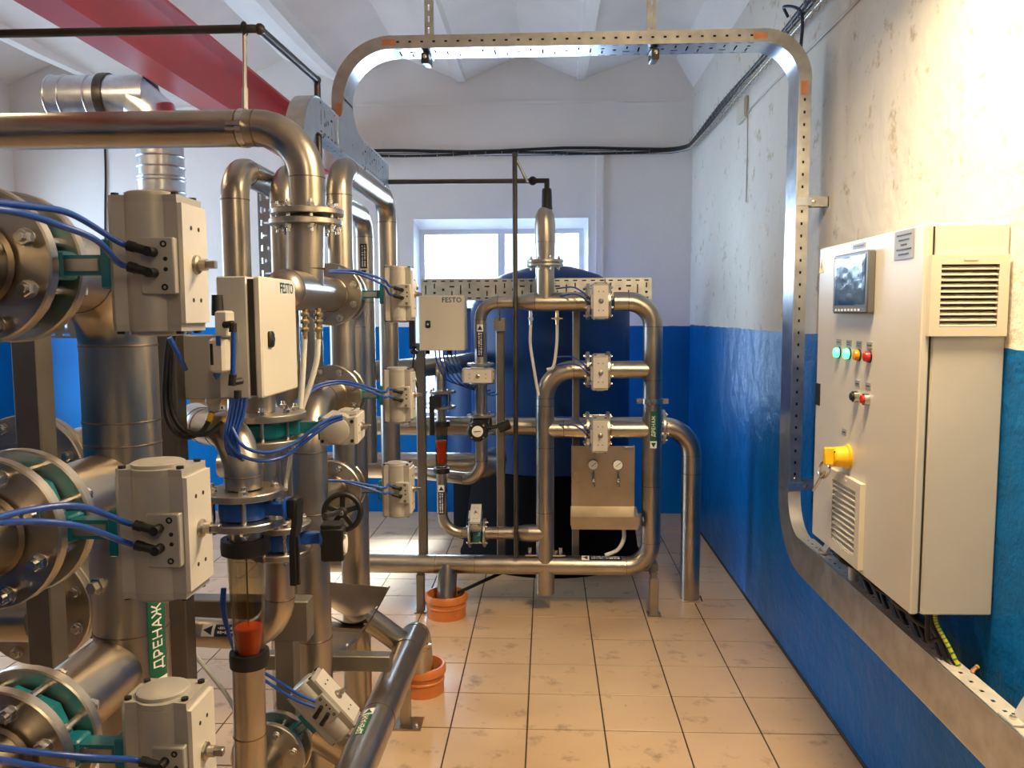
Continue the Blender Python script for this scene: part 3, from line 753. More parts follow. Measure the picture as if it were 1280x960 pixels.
# down run on the right wall, with its bend into the low run
ZV1, ZV0 = ZT-0.150, 0.900
t2 = thing('cable_tray', 'vertical galvanised cable tray standing against the right wall left of the cabinet', 'cable tray', loc=(PX, 3.48, 0.62))
part('tray_pan', MB().obox((PX, (PY0+PY1)/2, (ZV0+ZV1)/2), (YA, ZA, XA), ((PY1-PY0)/2, (ZV1-ZV0)/2, 0.0008)), GALV, t2)
for y in (PY0, PY1):
    part('tray_side', MB().plate((PX, y, ZV0), ZA, XA, ZV1-ZV0, FH, row_pattern(ZV1-ZV0, FH)), GALVD, t2, solid=0.0015)
part('tray_edge', MB().box((PX-0.001, PY0-0.0035, ZV0), (PX+0.004, PY0, ZV1)), GALV, t2)
part('tray_lip', MB().box((PX+FH-0.004, PY0, ZV0), (PX+FH, PY0+0.012, ZV1)), GALVD, t2)
# flat bend: pan in the wall plane, turning from down to towards the viewer
BC = V((PX, PY0-0.16, ZV0)); RI, RO = 0.16, 0.30
Q = lambda t, rr, dx=0.0: V((PX+dx, BC.y+rr*math.cos(t*math.pi/2), BC.z-rr*math.sin(t*math.pi/2)))
o = part('tray_bend', sweep(lambda t: [Q(t, RI), Q(t, RO)], 14), GALVD, t2, 'bottom bend of the vertical tray', solid=0.0015)
part('bend_side', sweep(lambda t: [Q(t, RI), Q(t, RI, FH)], 14), GALVW, o, ang=60, solid=0.0015)
part('bend_side', sweep(lambda t: [Q(t, RO), Q(t, RO, FH)], 14), GALVD, o, ang=60, solid=0.0015)
mb = MB()
for z in (0.93, 0.955): mb.lathe((PX+0.026, PY0-0.001, z), -YA, [(0.006, 0), (0.006, 0.003), (0.003, 0.005)], 10)
part('joint_screw', mb, BOLT, t2)
# low run along the right wall
YL1, YL0, ZL1, ZL0 = BC.y, 0.9, ZV0-RI-0.052, 0.0
ZL1 = BC.z-RI; ZL0 = BC.z-RO
t3 = thing('cable_tray', 'low galvanised cable tray running along the blue right wall under the cabinet', 'cable tray', loc=(PX, 2.0, ZL0))
part('tray_pan', MB().obox((PX, (YL0+YL1)/2, (ZL0+ZL1)/2), (YA, ZA, XA), ((YL1-YL0)/2, (ZL1-ZL0)/2, 0.0008)), GALVD, t3)
part('tray_side', MB().plate((PX, YL0, ZL1), YA, XA, YL1-YL0, 0.060, row_pattern(YL1-YL0, 0.060)), GALVW, t3, solid=0.0015)
part('tray_side', MB().plate((PX, YL0, ZL0), YA, XA, YL1-YL0, 0.060, row_pattern(YL1-YL0, 0.060)), GALVW, t3, solid=0.0015)
part('tray_lip', MB().box((PX-0.001, YL0, ZL1), (PX+0.004, YL1, ZL1+0.003)).box((PX-0.001, YL0, ZL0-0.003), (PX+0.004, YL1, ZL0)), GALV, t3)
# clamps that hold the trays off the wall
def clamp(label, p, vertical):
    p = V(p); o = thing('tray_clamp', label, 'bracket', loc=p, group='wall clamps of the cable trays')
    if vertical:
        part('clamp_strip', MB().box((PX-0.002, PY0-0.006, p.z-0.016), (PX+0.060, PY0-0.002, p.z+0.016)).box((PX+0.060, PY0-0.006, p.z-0.016), (PX+0.064, PY0+0.05, p.z+0.016)), GALV, o)
        mb = MB().box((PX+0.064, PY0+0.004, p.z-0.020), (XR, PY0+0.008, p.z+0.020)).box((PX+0.064, PY0+0.040, p.z-0.020), (XR, PY0+0.044, p.z+0.020)).box((XR-0.004, PY0+0.004, p.z-0.02), (XR, PY0+0.044, p.z+0.02))
        part('clamp_channel', mb, GALVD, o)
        part('clamp_bolt', MB().lathe((PX+0.075, PY0+0.003, p.z), -YA, [(0.008, 0), (0.008, 0.006), (0.004, 0.007), (0.004, 0.012)], 6), BOLT, o)
    else:
        mb = MB().box((PX+0.005, p.y-0.03, ZL1+0.002), (PX+0.062, p.y+0.03, ZL1+0.006))
        part('clamp_strip', mb, GALVW, o)
        P = [V((x, p.y-0.022, z)) for x, z in ((PX+0.045, ZL1+0.006), (PX+0.070, ZL1+0.050), (XR-0.012, ZL1+0.042), (XR, ZL1+0.030), (XR, ZL1+0.060), (PX+0.062, ZL1+0.060), (PX+0.034, ZL1+0.006))]
        part('clamp_arm', MB().prism(P, YA, 0, 0.044), GALVW, o)
        part('clamp_bolt', MB().lathe((PX+0.022, p.y, ZL1+0.006), ZA, [(0.008, 0), (0.008, 0.006), (0.004, 0.007), (0.004, 0.012)], 6), BOLT, o)
clamp('upper clamp holding the vertical tray off the white plaster', (PX, PY0, 2.115), True)
clamp('lower clamp holding the vertical tray off the blue paint', (PX, PY0, 0.925), True)
clamp('clamp on the low tray beyond the cabinet', (PX, 3.06, ZL1), False)
clamp('clamp on the low tray nearest the viewer', (PX, 1.78, ZL1), False)
# slotted hangers of the overhead tray
for x, lab in ((-0.508, 'left slotted hanger strip holding the overhead tray'), (0.447, 'right slotted hanger strip holding the overhead tray')):
    o = thing('tray_hanger', lab, 'hanger', loc=(x, 3.48, ZT-0.05), group='hangers of the overhead tray')
    L = 3.75-ZT-0.01
    part('slotted_strut', MB().plate((x-0.018, PY1+0.012, ZT), XA, ZA, 0.036, L, [(0.0145, 0.0215, 0.012+0.048*i, 0.036+0.048*i) for i in range(int(L/0.048)-1)]), GALVD, o, solid=0.003)
    part('strut_edge', MB().box((x+0.016, PY1+0.012, ZT), (x+0.019, PY1+0.035, ZT+L)).box((x-0.019, PY1+0.012, ZT), (x-0.016, PY1+0.035, ZT+L)), GALVD, o)
    part('hanger_foot', MB().obox((x, PY0+0.075, ZT-0.028), (XA, YA+ZA*0.10, ZA), (0.016, 0.055, 0.022), 0.003), BLKSTEEL, o, 'dark clamp under the tray')
    part('foot_bolt', MB().lathe((x, PY0+0.018, ZT-0.030), -YA, [(0.009, 0), (0.009, 0.007), (0.005, 0.008), (0.005, 0.014)], 6), BOLT, o)
# left tray along the pipe rack, with its curved branch up to the overhead tray and its bend down
LXP, LZ0, LZ1 = -0.848, 2.335, 2.462
t4 = thing('cable_tray', 'galvanised cable tray on the left running away towards the back wall', 'cable tray', loc=(LXP, 3.6, LZ0))
H4 = LZ1-LZ0
for y0, y1 in ((3.03, 3.36), (3.62, 4.36)):
    part('tray_pan', MB().plate((LXP, y0, LZ0), YA, ZA, y1-y0, H4, slot_pattern(y1-y0, H4)), GALV, t4, solid=0.0015)
o = part('tray_side', MB().plate((LXP-0.062, 3.03, LZ0), YA, XA, 1.33, 0.062, row_pattern(1.33, 0.062)), GALVD, t4, solid=0.0015)
part('tray_lip', MB().box((LXP-0.001, 3.03, LZ0-0.004), (LXP+0.006, 4.36, LZ0)).box((LXP-0.004, 3.62, LZ1), (LXP+0.001, 4.36, LZ1+0.003)).box((LXP-0.004, 3.03, LZ1), (LXP+0.001, 3.36, LZ1+0.003)), GALV, t4)
def tee(t):
    """branch plate: wide at the tray, narrowing with curved sides to the riser"""
    z = LZ0+(ZT-0.205-LZ0)*t
    if t < 0.5: a, b = 3.36, 3.62
    k = min(max((z-LZ1)/0.14, 0), 1) if z > LZ1 else 0
    e = 1-math.sqrt(max(0, 1-(1-k)**2))
    return [V((LXP, 3.405-0.10*e if z > LZ1 else 3.36, z)), V((LXP, 3.555+0.16*e if z > LZ1 else 3.72, z))]
zz = [LZ0, LZ1]+[LZ1+0.14*(1-math.cos(math.pi/2*i/8)) for i in range(1, 9)]+[ZT-0.205]
mb = MB(); pts = []
for z in zz:
    if z <= LZ1+1e-6: a, b = 3.30, 3.72
    else:
        k = min((z-LZ1)/0.14, 1.0); e = 1-math.sqrt(max(0.0, 1-(1-k)**2)) if k < 1 else 0.0
        a, b = 3.41-0.10*e, 3.55+0.16*e
    pts += [V((LXP+0.0015, a, z)), V((LXP+0.0015, b, z))]
mb.add(pts, [(2*i, 2*i+1, 2*i+3, 2*i+2) for i in range(len(zz)-1)])
part('branch_plate', mb, GALV, t4, 'smooth curved branch plate rising to the overhead tray', solid=0.0015)
part('branch_side', MB().box((LXP-FH, PY0-0.001, LZ1), (LXP, PY0+0.001, ZT-0.205)), GALVD, t4)
# near end: flat bend turning down
CB = V((LXP, 3.03, LZ0-0.10)); r0, r1 = 0.10, 0.10+H4
Q2 = lambda t, rr, dx=0.0: V((LXP+dx, CB.y-rr*math.sin(t*math.pi/2), CB.z+rr*math.cos(t*math.pi/2)))
o = part('tray_bend', sweep(lambda t: [Q2(t, r0), Q2(t, r1)], 12), GALV, t4, 'rounded near end of the left tray turning down', solid=0.0015)
part('bend_side', sweep(lambda t: [Q2(t, r1, 0.006), Q2(t, r1, -0.062)], 12), GALVD, o, ang=60, solid=0.003)
part('tray_drop', MB().box((LXP-0.001, CB.y-r1, 1.9), (LXP+0.001, CB.y-r0, CB.z)).box((LXP-0.062, CB.y-r1-0.002, 1.9), (LXP+0.006, CB.y-r1, CB.z)), GALVD, t4)
mb = MB()
for y in (3.06, 3.33, 3.75, 4.20): mb.lathe((LXP+0.004, y, LZ0-0.006), XA, [(0.008, 0), (0.008, 0.005), (0.004, 0.006), (0.004, 0.010)], 8)
part('tray_bolt', mb, BOLT, t4)
# perforated tray standing behind the left pipes and the one on the back skid
o = thing('cable_tray', 'upright perforated cable tray between the tall pipes on the left', 'cable tray', loc=(-1.10, 3.2, 0.9))
part('tray_pan', MB().plate((-1.150, 3.20, 0.0), ZA, XA, 2.18, 0.075, slot_pattern(2.18, 0.075)), GALV, o, solid=0.0015)
part('tray_side', MB().box((-1.075, 3.20, 0.0), (-1.073, 3.26, 2.18)).box((-1.152, 3.20, 0.0), (-1.150, 3.26, 2.18)), GALVD, o)
o = thing('cable_tray', 'perforated cable tray lying across the top of the back pipe skid below the window', 'cable tray', loc=(-0.05, 4.62, 1.735))
part('tray_pan', MB().plate((-0.715, 4.575, 1.738), XA, ZA, 1.305, 0.118, slot_pattern(1.305, 0.118)), GALVD, o, solid=0.0015)
part('tray_side', MB().box((-0.715, 4.575, 1.736), (0.59, 4.635, 1.738)).box((-0.715, 4.575, 1.856), (0.59, 4.635, 1.858)), GALVD, o)
part('tray_joint', MB().box((0.325, 4.568, 1.742), (0.331, 4.574, 1.852)), BLKSTEEL, o)
o = thing('cable_tray', 'short perforated tray glimpsed low behind the front left flanges', 'cable tray', loc=(-1.6, 2.6, 1.60))
part('tray_pan', MB().plate((-4.418, 2.6, 1.585), XA, ZA, 3.25, 0.10, slot_pattern(3.25, 0.10)), GALVD, o, solid=0.0015)

# black cables added inside the trays so that the slots read dark
def added_tray_cables(pts_fn, n, lab, grp):
    for k in range(n): thing('tray_cable', lab, 'cable', MB().tube(pts_fn(k), 0.0155, 8), RUBBER, group=grp)
added_tray_cables(lambda k: [(XT0-0.02, PY0+0.022+0.032*k, ZT+0.024), (XT1, PY0+0.022+0.032*k, ZT+0.024)], 4, 'black cable added inside the overhead tray to darken its slots', 'cables added inside the overhead tray')
added_tray_cables(lambda k: [(PX+0.026, PY0+0.022+0.032*k, ZV0+0.02), (PX+0.026, PY0+0.022+0.032*k, ZV1-0.01)], 4, 'black cable added inside the vertical tray to darken its slots', 'cables added inside the vertical tray')
added_tray_cables(lambda k: [(LXP-0.026, 3.04, LZ0+0.020+0.0315*k), (LXP-0.026, 4.34, LZ0+0.020+0.0315*k)], 4, 'black cable added inside the left tray to darken its slots', 'cables added inside the left tray')
added_tray_cables(lambda k: [(-0.71, 4.600, 1.757+0.029*k), (0.585, 4.600, 1.757+0.029*k)], 4, 'black cable added in the tray on the back skid to darken its slots', 'cables added inside the back skid tray')

# ================================================================ cables and small wall fittings
ORD = ['first', 'second', 'third', 'fourth', 'fifth', 'sixth', 'seventh', 'eighth', 'ninth', 'tenth', 'eleventh', 'twelfth', 'thirteenth', 'last']
for k in range(14):
    y = 2.74-0.044*k; x = 1.000+0.030*(k % 3)+0.004*(k % 5)
    hose('%s black cable under the cabinet, counted from the grey conduit' % ORD[k],
         [(x, y, CZ0+0.01), (x+0.004, y-0.008, CZ0-0.05), (max(x, 1.040)+0.010, y-0.035, ZL1+0.050), (max(x, 1.046)+0.012, y-0.075, ZL1+0.006), (max(x, 1.050)+0.012, y-0.13, ZL1-0.03)],
         r=(0.008, 0.011, 0.007, 0.009)[k % 4], mat=RUBBER, name='power_cable', cat='cable', group='black cables under the control cabinet')
hose('thin blue-black wire hanging alone right of the cable bunch under the cabinet', [(1.015, 2.125, CZ0+0.01), (1.016, 2.12, CZ0-0.08), (1.040, 2.105, ZL1+0.05), (1.060, 2.08, ZL1-0.02)], r=0.006, mat=RUBBER, name='power_cable', cat='cable')
ew = [V(p) for p in ((1.030, 2.115, CZ0+0.01), (1.032, 2.112, CZ0-0.03), (1.050, 2.085, 0.790), (1.078, 2.045, 0.725), (1.092, 2.015, ZL1+0.022))]
e = hose('yellow and green striped earth wire hanging below the near corner of the cabinet', ew, r=0.0055, mat=EARTH, name='earth_wire', cat='wire')
sp = smooth(ew, 12); mb = MB()
for i in range(3, len(sp)-2, 2): mb.cyl(sp[i], sp[i]+(sp[i+1]-sp[i])*0.55, 0.0060, 8)
part('green_stripe', mb, EARTHG, e)
part('cable_lug', MB().cyl(ew[-1], ew[-1]+V((-0.006, 0.012, -0.018)), 0.006, 8), COPPER, e)
hose('pale grey conduit elbowing down from the cabinet to the low tray', [(1.07, 2.80, CZ0+0.02), (1.07, 2.795, CZ0-0.05), (1.06, 2.76, ZL1+0.05), (1.055, 2.735, ZL1-0.03)], r=0.018, mat=CONDUIT, name='conduit', cat='conduit', n=16)
# wire basket with cables round the top of the walls
zb = 2.952
bk = thing('wire_basket_tray', 'thin wire basket tray carrying cables along the back and right walls', 'cable tray', loc=(XR-0.05, YB-0.05, zb))
path = fillet([(-1.42, YB-0.035, zb), (XR-0.045, YB-0.035, zb), (XR-0.045, 1.6, zb)], 0.20, 8)[0]
mb = MB()
for dz in (-0.028, 0.0): mb.tube([p+V((0, 0, dz)) for p in path], 0.0035, 6)
part('basket_wire', mb, BOLT, bk)
mb = MB()
for k in range(48):
    y = YB-0.35-k*0.09
    mb.tube([(XR-0.002, y, zb+0.03), (XR-0.020, y, zb-0.030), (XR-0.075, y, zb-0.028), (XR-0.085, y, zb+0.020)], 0.0018, 5)
for k in range(17):
    x = XR-0.35-k*0.13
    mb.tube([(x, YB-0.002, zb-0.030), (x, YB-0.07, zb-0.028), (x, YB-0.075, zb)], 0.0022, 5)
o = part('basket_rung', mb, BOLT, bk); o['kind'] = 'stuff'
for q, (dz, r, lab) in enumerate(((0.015, 0.012, 'thick black cable sagging along the wire basket, upper one'), (-0.014, 0.010, 'black cable lying in the wire basket, lower one'))):
    pp = fillet([(-1.42, YB-0.045, zb+dz), (XR-0.055-0.012*q, YB-0.045, zb+dz), (XR-0.055-0.012*q, 1.6, zb+dz+0.01)], 0.19, 8)[0]
    fine = []
    for i in range(len(pp)-1):
        L = (pp[i+1]-pp[i]).length; n = max(1, int(L/0.25))
        for j in range(n):
            p = pp[i]+(pp[i+1]-pp[i])*(j/n); fine.append(p+V((0, 0, 0.010*math.sin(p.x*4.1+p.y*3+q*2))))
    fine.append(pp[-1])
    thing('loose_cable', lab, 'cable', MB().tube(fine, r, 8), RUBBER, group='cables in the wire basket', ang=60)
jb = thing('junction_box', 'small beige junction box high on the right wall', 'junction box', MB().obox((XR-0.010, 4.90, 2.845), (XA, YA, ZA), (0.010, 0.10, 0.062), 0.004), GRILLE)
part('box_lid', MB().obox((XR-0.022, 4.90, 2.845), (XA, YA, ZA), (0.002, 0.092, 0.054), 0.001), GRILLE, jb)
hose('thin grey wire running from the junction box towards the viewer', [(XR-0.006, 4.78, 2.80), (XR-0.006, 4.70, 2.815), (XR-0.006, 4.2, 2.822), (XR-0.006, 3.6, 2.815), (XR-0.006, 2.4, 2.815)], r=0.005, mat=CONDUIT, name='thin_wire', cat='wire')
hose('thin wire dropping below the junction box', [(XR-0.005, 4.80, 2.79), (XR-0.005, 4.79, 2.60), (XR-0.005, 4.79, 2.30)], r=0.003, mat=CONDUIT, name='thin_wire', cat='wire')
hose('dark blue cable looping from the wall tray to the overhead tray corner', [(XR-0.09, 3.75, zb+0.02), (XR-0.12, 3.70, zb+0.045), (XR-0.075, 3.60, zb-0.02), (PX+0.03, 3.50, ZT-0.03)], r=0.007, mat=M('dark_blue_cable', (0.02, 0.03, 0.09), 0, 0.5), name='loose_cable', cat='cable')
hose('thin black cable with ties hanging down the back wall on the far left', [W(131, 180, YB-0.012), W(132, 220, YB-0.012), W(131.5, 280, YB-0.012), W(133, 420, YB-0.012)], r=0.008, mat=RUBBER, name='loose_cable', cat='cable')

# ================================================================ back pipe skid
SY = 4.35; R1 = 0.052; R2 = 0.034
zt, zm, zl, zh, zb_ = 1.722, 1.356, 1.030, 0.270, 0.450       # top run, middle branch, lower branch, bottom header, small bottom run
xr_, xm_, xl_, xs_ = 0.570, -0.010, -0.360, -0.581
# big loop: bottom header, right riser and top run
loop = pipe('big stainless loop of the back skid with bottom header, right riser and top run',
            [(-1.25, SY, zh), (xr_, SY, zh), (xr_, SY, zt), (0.36, SY, zt)], R1, bend=0.135,
            extra_seams=[((-0.62, SY, zh), XA), ((-0.40, SY, zh), XA), ((xr_, SY, 1.30), ZA), ((xr_, SY, 0.72), ZA)],
            tees=[((0.325, SY, zm), (xr_, SY, zm), 0.047), ((0.325, SY, zl), (xr_, SY, zl), 0.047), ((-0.555, SY, zh), (-0.555, SY-0.06, 0.05), 0.055), ((-0.01, SY, zh), (-0.01, SY, 0.11), 0.052)])
pipe_label(loop, (xr_, SY, 1.035), ZA, R1, (0.05, -1, 0), 0.20, 0.036, 'ДРЕНАЖ', LABELG, -1, label='green drain marker with a white arrow pointing down')
pipe_label(loop, (0.30, SY, zh), XA, R1, (0, -0.35, 1), 0.22, 0.040, None, LABELN, -1, label='dark marker on top of the bottom header')
part('pipe_clamp', MB().ring((xr_, SY, 1.185), ZA, [(R1, -0.014), (R1+0.007, -0.014), (R1+0.007, 0.014), (R1, 0.014)], 28).cbox((xr_-0.068, SY, 1.185), 0.035, 0.03, 0.026).cbox((xr_+0.068, SY, 1.185), 0.035, 0.03, 0.026), BOLT, loop)
for x, z, ax in ((0.40, zt, XA), (0.40, zm, XA), (0.40, zl, XA)):
    fl = flange(loop, (0.330, SY, z), XA, 0.098, 0.018, 0.045); bolts(fl, (0.275, SY, z), XA, 0.080, 8, 0.128, 0.0085)
# left of the three valves
tp = pipe('top stainless pipe of the back skid carrying the domed air vessel',
          [(0.22, SY, zt), (-0.06, SY, zt)], R1, seams=False, tees=[((xm_, SY, zt), (xm_, SY, zt+0.19), 0.050)], extra_seams=())
for x in (0.16, -0.065): part('weld_seam', MB().ring((x, SY, zt), XA, [(R1-0.002, -0.002), (R1+0.0013, 0), (R1-0.002, 0.002)], 28), WELD, tp)
part('reducer', MB().lathe((-0.06, SY, zt), -XA, [(R1, 0), (R1*0.97, 0.02), (R2*1.08, 0.085), (R2, 0.10)], 28), STEEL, tp)
fl = flange(tp, (0.220, SY, zt), XA, 0.098, 0.018, 0.045)
fl = flange(tp, (xm_, SY, zt+0.197), ZA, 0.098, 0.016, 0.045)
dn = pipe('thin stainless down pipe with a black and white marker below the left top elbow', [(-0.15, SY, zt), (xl_, SY, zt), (xl_, SY, zm+0.03)], R2, bend=0.095)
pipe_label(dn, (xl_, SY, 1.515), ZA, R2, (0, -1, 0), 0.175, 0.036, None, LABELN, 1, label='black and white marker with an arrow pointing up')
fl = flange(dn, (xl_, SY, zm-0.015+0.045), ZA, 0.076, 0.014, 0.03); bolts(fl, (xl_, SY, zm-0.02), ZA, 0.062, 4, 0.10, 0.007)
dm = pipe('thin stainless pipe between the small grey actuator and the dial valve', [(xl_, SY, zm-0.06), (xl_, SY, 1.10)], R2, seams=False)
fl = flange(dm, (xl_, SY, zm-0.068), ZA, 0.076, 0.014, 0.03)
fl = flange(dm, (xl_, SY, 1.105), ZA, 0.078, 0.014, 0.03); bolts(fl, (xl_, SY, 1.06), ZA, 0.062, 4, 0.104, 0.007)
dl = pipe('thin stainless pipe falling from the dial valve and turning left', [(xl_, SY, 1.02), (xl_, SY, 0.745), (-0.95, SY+0.30, 0.745)], R2, bend=0.11)
fl = flange(dl, (xl_, SY, 1.013), ZA, 0.078, 0.014, 0.03)
# black dial valve
o = thing('dial_valve', 'black wafer valve with a white round dial on the thin down pipe', 'valve', loc=(xl_, SY, 1.06))
part('valve_body', MB().ring((xl_, SY, 1.06), ZA, [(0.028, -0.032), (0.058, -0.032), (0.062, 0), (0.058, 0.032), (0.028, 0.032)], 24), BLACK, o)
part('gear_housing', MB().lathe((xl_-0.01, SY-0.055, 1.035), -YA, [(0.055, 0), (0.058, 0.02), (0.058, 0.06), (0.050, 0.068), (0, 0.068)], 10), BLACK, o)
part('dial', MB().lathe((xl_-0.01, SY-0.124, 1.035), -YA, [(0.030, 0), (0.030, 0.004), (0.028, 0.005), (0, 0.005)], 24), LABELW, o, 'white dial')
mb = MB()
for i in range(4): mb.lathe((xl_-0.01+0.046*math.cos(math.pi/4+i*math.pi/2), SY-0.122, 1.035+0.046*math.sin(math.pi/4+i*math.pi/2)), -YA, [(0.006, 0), (0.006, 0.005), (0, 0.006)], 6)
part('housing_screw', mb, BOLT, o)
part('pointer_mark', MB().obox((xl_-0.01, SY-0.130, 1.035), (XA+ZA*0.1, ZA, YA), (0.018, 0.002, 0.0008)), TEXTD, o)
part('hand_crank', MB().cyl((xl_+0.04, SY-0.08, 1.05), (xl_+0.13, SY-0.08, 1.058), 0.010, 10).cyl((xl_+0.10, SY-0.08, 1.045), (xl_+0.16, SY-0.08, 1.07), 0.026, 12), BLACK, o)
# middle column with its two branches
mc = pipe('middle stainless column of the back skid bending right into the middle branch', [(xm_, SY, zh+0.02), (xm_, SY, zm), (0.22, SY, zm)], 0.050, bend=0.155,
          extra_seams=[((xm_, SY, 1.16), ZA), ((xm_, SY, 0.93), ZA), ((xm_, SY, 0.57), ZA), ((0.09, SY, zl), XA)],
          tees=[((xm_, SY, zl), (0.215, SY, zl), 0.047), ((xm_, SY, zb_), (-0.10, SY, zb_), 0.049)])
for z in (zm, zl): flange(mc, (0.220, SY, z), XA, 0.098, 0.018, 0.045)
part('reducer', MB().lathe((-0.10, SY, zb_), -XA, [(0.049, 0), (0.047, 0.02), (R2*1.1, 0.075), (R2, 0.09)], 28), STEEL, mc)
part('bolted_foot', MB().cbox((xm_, SY, zh+0.060), 0.22, 0.05, 0.008).cyl((xm_-0.085, SY, zh+0.06), (xm_-0.085, SY, zh+0.10), 0.010, 8).cyl((xm_+0.085, SY, zh+0.06), (xm_+0.085, SY, zh+0.10), 0.010, 8).cyl((xm_+0.06, SY, zh+0.06), (xm_+0.06, SY, zh+0.085), 0.010, 8), BOLT, mc)
skid_valves = []
for z, lab, zc in ((zt, 'grey actuated valve on the top run of the back skid', 'top'), (zm, 'grey actuated valve on the middle branch of the back skid', 'middle'), (zl, 'grey actuated valve on the lower branch above the gauge panel', 'lower')):
    v, outs = valve(lab, (0.275, SY, z), XA, -YA, ZA, group='actuated valves of the back skid', tdir=-XA, neck=0.125, size=0.96)
    for i, q in enumerate(outs):
        hose('%s blue air hose curling into the %s actuator of the back skid' % (('upper', 'lower')[i], zc), [q, q+V((-0.03, 0.02, 0.03)), q+V((-0.08, 0.07, 0.055-0.01*i)), q+V((-0.16, 0.17, 0.05-0.02*i))], r=0.0042, group='air hoses of the back skid')
v, outs = valve('grey actuated valve lying crosswise on the thin marked pipe of the back skid', (xl_, SY, zm-0.02), ZA, -YA, XA, Rv=0.060, group='actuated valves of the back skid', tdir=ZA, neck=0.10, size=0.86, fittings=False)
# small bottom run with its own valve, up to the sight glass
b1 = pipe('short stainless pipe between the reducer and the small bottom actuator', [(-0.18, SY, zb_), (-0.345, SY, zb_)], R2, extra_seams=[((-0.27, SY, zb_), XA)])
fl = flange(b1, (-0.345, SY, zb_), XA, 0.080, 0.014, 0.03); bolts(fl, (-0.385, SY, zb_), XA, 0.064, 4, 0.096, 0.0075)
b2 = pipe('thin stainless pipe elbowing up with a navy marker to the small sight glass', [(-0.425, SY, zb_), (xs_, SY, zb_), (xs_, SY, 0.79)], R2*0.88, bend=0.11)
fl = flange(b2, (-0.425, SY, zb_), XA, 0.080, 0.014, 0.03)
pipe_label(b2, (xs_, SY, 0.64), ZA, R2*0.88, (0, -1, 0), 0.165, 0.036, None, LABELN, 1, label='navy and white marker with an arrow pointing up')
v, outs = valve('small grey upright actuator on the thin bottom pipe of the back skid', (-0.385, SY, zb_), XA, (0.0, -0.62, 0.785), (0.0, 0.785, 0.62), Rv=0.062, group='actuated valves of the back skid', neck=0.085, size=0.72, fittings=False, tdir=-YA)
def sight_glass(label, x, y, z0, z1, rt, rb, zf0, zf1, k, stem=None):
    """tapered sight tube with an orange float, clamp rings at both ends"""
    o = thing('flow_meter', label, 'flow meter', loc=(x, y, z0))
    part('sight_tube', MB().ring((x, y, z0), ZA, [(rb-0.003, 0), (rb, 0), (rt, z1-z0), (rt-0.003, z1-z0)], 32), SIGHT, o, 'smoky clear tapered tube')
    rf = lambda z: (rb+(rt-rb)*(z-z0)/(z1-z0))-0.004
    part('float', MB().lathe((x, y, zf0), ZA, [(rf(zf0)*0.66, 0), (rf(zf0)*0.80, (zf1-zf0)*0.16), (rf(zf1)*0.86, (zf1-zf0)*0.55), (rf(zf1)*0.99, (zf1-zf0)*0.97), (rf(zf1)*0.95, zf1-zf0), (0, zf1-zf0)], 28), FLOAT, o, 'orange float')
    part('guide_rod', MB().cyl((x, y, z0), (x, y, z1), 0.0022, 8), BOLT, o)
    for z, r in ((z0, rb), (z1, rt)):
        part('clamp_ring', MB().ring((x, y, z), ZA, [(r-0.004, -k), (r+0.012, -k), (r+0.013, 0), (r+0.012, k), (r-0.004, k)], 32), BLACK, o)
    return o
sg = sight_glass('small orange-float flow meter beside the left post of the back skid', xs_, SY, 0.80, 1.06, 0.036, 0.032, 0.84, 0.965, 0.014)
ub = pipe('stainless elbow entering the blue valve above the small sight glass', [(-0.70, SY+0.55, 1.36), (xs_, SY+0.12, 1.375), (xs_, SY, 1.375), (xs_, SY, 1.235)], R2*0.9, bend=0.06, seams=False)
part('weld_seam', MB().ring((xs_, SY, 1.30), ZA, [(R2*0.9-0.002, -0.002), (R2*0.9+0.0012, 0), (R2*0.9-0.002, 0.002)], 24), WELD, ub)
fl = flange(ub, (xs_, SY, 1.235), ZA, 0.083, 0.014, 0.03); bolts(fl, (xs_, SY, 1.193), ZA, 0.066, 4, 0.10, 0.007)
ux = pipe('short stainless spool with a flange under the small blue valve', [(xs_, SY, 1.152), (xs_, SY, 1.075)], R2*0.8, seams=False); flange(ux, (xs_, SY, 1.152), ZA, 0.083, 0.014, 0.03)
o = thing('lever_valve', 'small blue butterfly valve with a black lever beside the left post of the back skid', 'valve', loc=(xs_, SY, 1.193))
part('valve_body', MB().ring((xs_, SY, 1.193), ZA, [(0.026, -0.033), (0.052, -0.033), (0.055, 0), (0.052, 0.033), (0.026, 0.033)], 20), BLUEV, o)
part('valve_neck', MB().cyl((xs_, SY-0.05, 1.193), (xs_-0.01, SY-0.13, 1.193), 0.014, 10), BLUEV, o)
part('lever', MB().obox((xs_-0.012, SY-0.135, 1.195), (XA, YA, ZA), (0.032, 0.012, 0.030), 0.004).obox((xs_-0.030, SY-0.140, 1.10), (XA, YA, ZA), (0.014, 0.006, 0.085), 0.003), BLACK, o)
# air vessel on top
av = thing('air_vessel', 'upright stainless air vessel with a domed head above the top run', 'vessel',
           MB().lathe((xm_, SY, zt+0.213), ZA, [(0.050, 0), (0.054, 0.10), (0.055, 0.11), (0.055, 0.20), (0.050, 0.245), (0.038, 0.275), (0.026, 0.287), (0, 0.287)], 30), STEEL)
part('weld_seam', MB().ring((xm_, SY, zt+0.318), ZA, [(0.052, -0.002), (0.0563, 0), (0.052, 0.002)], 30), WELD, av)
fl = flange(av, (xm_, SY, zt+0.217), ZA, 0.098, 0.016, 0.045); bolts(fl, (xm_, SY, zt+0.207), ZA, 0.080, 8, 0.036, 0.009, out=1.2)
part('cap', MB().lathe((xm_+0.010, SY, zt+0.49), ZA, [(0.031, 0), (0.028, 0.02), (0.028, 0.04), (0.026, 0.10), (0.023, 0.11), (0, 0.11)], 18), BLACK, av, 'black threaded air vent')
